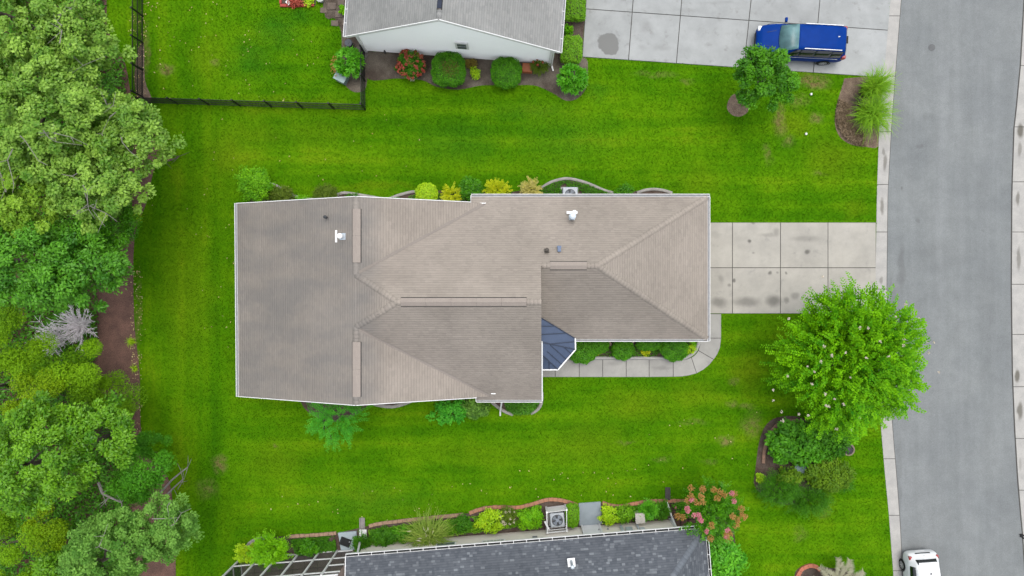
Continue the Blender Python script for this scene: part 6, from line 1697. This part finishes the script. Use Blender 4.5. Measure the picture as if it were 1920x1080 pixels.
MB().box(cc + cR @ Vector((.24, .12, .235)), (.07, .07, .03), rot=cR).build('latch', mid_grey, mat_)
def splash(label, px, py, wpx, lpx, mat, open_up=True, rotz=0.0):
    c = P(px, py); t = thing('splash_block', label, 'splash block', c); w = wpx * S; L = lpx * S; R = Matrix.Rotation(rotz, 3, 'Z')
    MB().box(c + Vector((0, 0, .03)), (w, L, .04), rot=R).build('base', mat, t)
    for sg in (-1, 1): MB().box(c + R @ Vector((sg * (w / 2 - .02), 0, .08)), (.04, L, .08), rot=R).build('side', mat, t)
    MB().box(c + R @ Vector((0, -L / 2 + .02, .085)), (w - .09, .04, .07), rot=R).build('end', mat, t)
    for k in (-1, 0, 1): MB().box(c + R @ Vector((k * w * .2, .03, .056)), (.02, L * .85, .015), rot=R).build('rib', mat, t)
splash('light grey ribbed splash block on the lawn above the left downspout', 679.5, 981, 10, 21, pm('splash_grey', (.34, .31, .30), (.28, .26, .25)))
splash('dark brown grey splash block on the lawn at the right downspout', 1251.5, 925, 9, 23, pm('splash_dark', (.10, .09, .085), (.07, .065, .06)))
splash('white stained splash tray below the left downspout', 681, 1001, 14, 17, white)
t = thing('utility_box', 'beige utility box among the plants by the beige wall', 'utility box', P(1196, 964))
MB().box(P(1196, 964) + Vector((0, 0, .35)), (.48, .5, .7), ang2).build('body', pm('box_beige', (.52, .48, .42), (.46, .42, .37)), t); MB().box(P(1196, 964) + Vector((0, 0, .73)), (.54, .58, .06), ang2).build('lid', pm('box_lid', (.60, .57, .51), (.54, .51, .46)), t)
t = thing('utility_box', 'pale green blue utility box half under the bright shrub by the fence', 'utility box', P(644, 147)); R_ = math.radians(-27)
MB().box(P(643.5, 149) + Vector((0, 0, .28)), (.62, .52, .56), R_).build('body', pm('teal_box', (.24, .33, .31), (.20, .28, .27)), t); MB().box(P(643.5, 148.5) + Vector((0, 0, .585)), (.70, .60, .05), R_).build('lid', pm('teal_lid', (.36, .47, .46), (.32, .43, .42)), t)
MB().box(P(643.5, 149) + Matrix.Rotation(R_, 3, 'Z') @ Vector((0, -.275, .35)), (.4, .02, .3), R_).build('label_panel', galv, t)
t = thing('barrel', 'dark blue grey round bin by the left corner of the white gable', 'bin', P(656.5, 84)); b = P(656.8, 85.5)
MB().lathe(b, [(.17, 0), (.20, .1), (.205, .42), (.215, .44)], 20).build('body', pm('bin_grey', (.06, .075, .09), rough=.5), t)
MB().lathe(b + Vector((0, 0, .44)), [(.225, 0), (.225, .03), (.19, .045), (.06, .05), (.055, .08), (.02, .085)], 20).build('lid', pm('bin_lid', (.085, .10, .125), rough=.5), t)
t = thing('planter_box', 'orange terracotta box at the wall between the round bush and reddish shrub', 'planter', P(988, 129)); c = P(988.5, 130)
for (dx, dy, sx, sy) in ((0, .22, .56, .05), (0, -.22, .56, .05), (-.26, 0, .05, .39), (.26, 0, .05, .39)): MB().box(c + Vector((dx, dy, .17)), (sx, sy, .34), -ang).build('side', pm('orange_clay', (.55, .17, .07), (.47, .15, .06)), t)
MB().box(c + Vector((0, 0, .26)), (.47, .39, .10), -ang).build('cover', pm('orange_lid', (.52, .18, .09), (.45, .16, .08)), t)
t = thing('round_stone', 'pale pinkish round stone ornament in the entry bed', 'stone', P(1142, 644.5)); MB().lathe(P(1142, 644.5), [(.11, 0), (.135, .08), (.13, .16), (.09, .21), (.03, .22)], 16).build('stone', pm('pale_pink_stone', (.55, .40, .33), (.48, .35, .29)), t, smooth=True)
def ball(label, px, py, r, mat, name, catg, z=None):
    o = MB().lathe(P(px, py, (z if z is not None else r)), [(r * math.sin(a) + 1e-4, -r * math.cos(a)) for a in np.linspace(0.02, math.pi - .02, 9)], 14).build(name, mat, smooth=True); return tag(o, label, catg)
ball('small white ball on the lawn nearer the blue van', 1521, 176.5, .075, white, 'white_ball', 'ball')
ball('small white ball on the lawn lower down, level with the mulch corner bed', 1511.5, 251, .075, white, 'white_ball', 'ball')
ball('small pale stone in the entry bed right of the pinkish round one', 1161, 641.5, .05, pm('pale_stone', (.55, .52, .48)), 'stone', 'stone')
t = thing('drain_cover', 'round dark grated drain in a pale ring right of the island bed', 'drain', P(1591, 843))
MB().lathe(P(1591, 843, 0), [(.36, -.02), (.36, .035), (.28, .045), (.27, .02)], 24).build('ring', pm('drain_ring', (.30, .24, .17), (.24, .19, .13)), t)
MB().lathe(P(1591, 843, 0), [(.275, -.02), (.275, .03)], 24).build('grate_base', pm('drain_dark', (.045, .04, .05)), t)
for k in range(7): a = k * math.pi / 7; MB().bar(P(1591, 843, .04) - Vector((math.cos(a), math.sin(a), 0)) * .25, P(1591, 843, .04) + Vector((math.cos(a), math.sin(a), 0)) * .25, .03, .012 + .001 * k).build('grate_bar', pm('drain_bar', (.09, .08, .095)), t)
o = MB().lathe(P(1500, 879, .45), [(.10, -.35), (.08, -.05), (.30, 0), (.34, .06), (.31, .06), (.05, .02)], 18).build('bird_bath', pm('pale_blue_stone', (.26, .36, .38), (.22, .31, .33))); tag(o, 'pale blue dish half hidden between the island bed shrubs', 'bird bath')
o = MB().lathe(P(1747, 89, -.02), [(.20, -.02), (.20, .012), (.15, .014)], 20).build('utility_cover', pm('cover_grey', (.16, .165, .165), (.14, .145, .145), rough=.9)); tag(o, 'small round grey cover set in the road', 'cover')
o = MB(); o.tube([P(1917, 1001, .0), P(1913.5, 1007, .03)], .04, 6); o.tube([P(1912.5, 1001.5, .02), P(1920, 1010, .05)], .045, 6); o.tube([P(1915.5, 1003.5, .04), P(1926, 1005, .05)], .05, 6); o = o.build('forked_stick', dark_rubber); tag(o, 'black forked stick lying at the right kerb of the road', 'stick')
# paving stones and pot left of the white house
ps = thing('stepping_stones', None, None, (0, 0, 0), kind='structure')
pst = pm('brown_stone', (.19, .15, .12), (.14, .11, .09), scale=4, rough=.9, fine_amt=.25)
for (x, y, w, h_) in ((622, 12, 16, 13), (607, 20, 12, 9), (636, 27, 15, 13), (628, 44, 14, 10), (640, 5, 13, 12), (620, -8, 16, 12), (638, -14, 14, 12), (648, 42, 12, 11)):
    pts = [P(x + sx * w / 2 * random.uniform(.85, 1.1), y + sy * h_ / 2 * random.uniform(.85, 1.1))[:2] for sx, sy in ((-1, -1), (1, -1), (1, 1), (-1, 1))]
    MB().prism(pts, -.02, .05 + random.uniform(0, .015)).build('stone', pst, ps)
o = MB().lathe(P(603, 0.5, 0), [(.16, 0), (.21, .30), (.24, .32), (.24, .36), (.20, .36), (.19, .26)], 20).build('plant_pot', pm('pot_white', (.62, .66, .62))); tag(o, 'pale ring shaped pot cut by the top edge beside the red bed', 'pot')
o = MB().box(P(541, 4, .3), (.26, .26, .06), math.radians(45)).box(P(541, 4, .14), (.08, .08, .28), math.radians(45)).build('garden_light', white); tag(o, 'white diamond shaped garden lamp in the red edged bed', 'garden lamp')
# tall weed blades at the lawn edge by the woodland
grass_clump('weedy yellow green tuft on the right rim of the brown mulch strip', 250, 640, 12, .35, LM['ygreen'], n=90, name='weed_tuft', catg='weeds', wid=.014)
grass_clump('weedy green tuft near the upper rim of the brown mulch strip', 262, 408, 14, .35, LM['ygreen'], n=90, name='weed_tuft', catg='weeds', wid=.014)
grass_clump('weedy tuft at the lower end of the mulch strip by the lawn', 255, 690, 10, .3, LM['ygreen'], n=70, name='weed_tuft', catg='weeds', wid=.014)
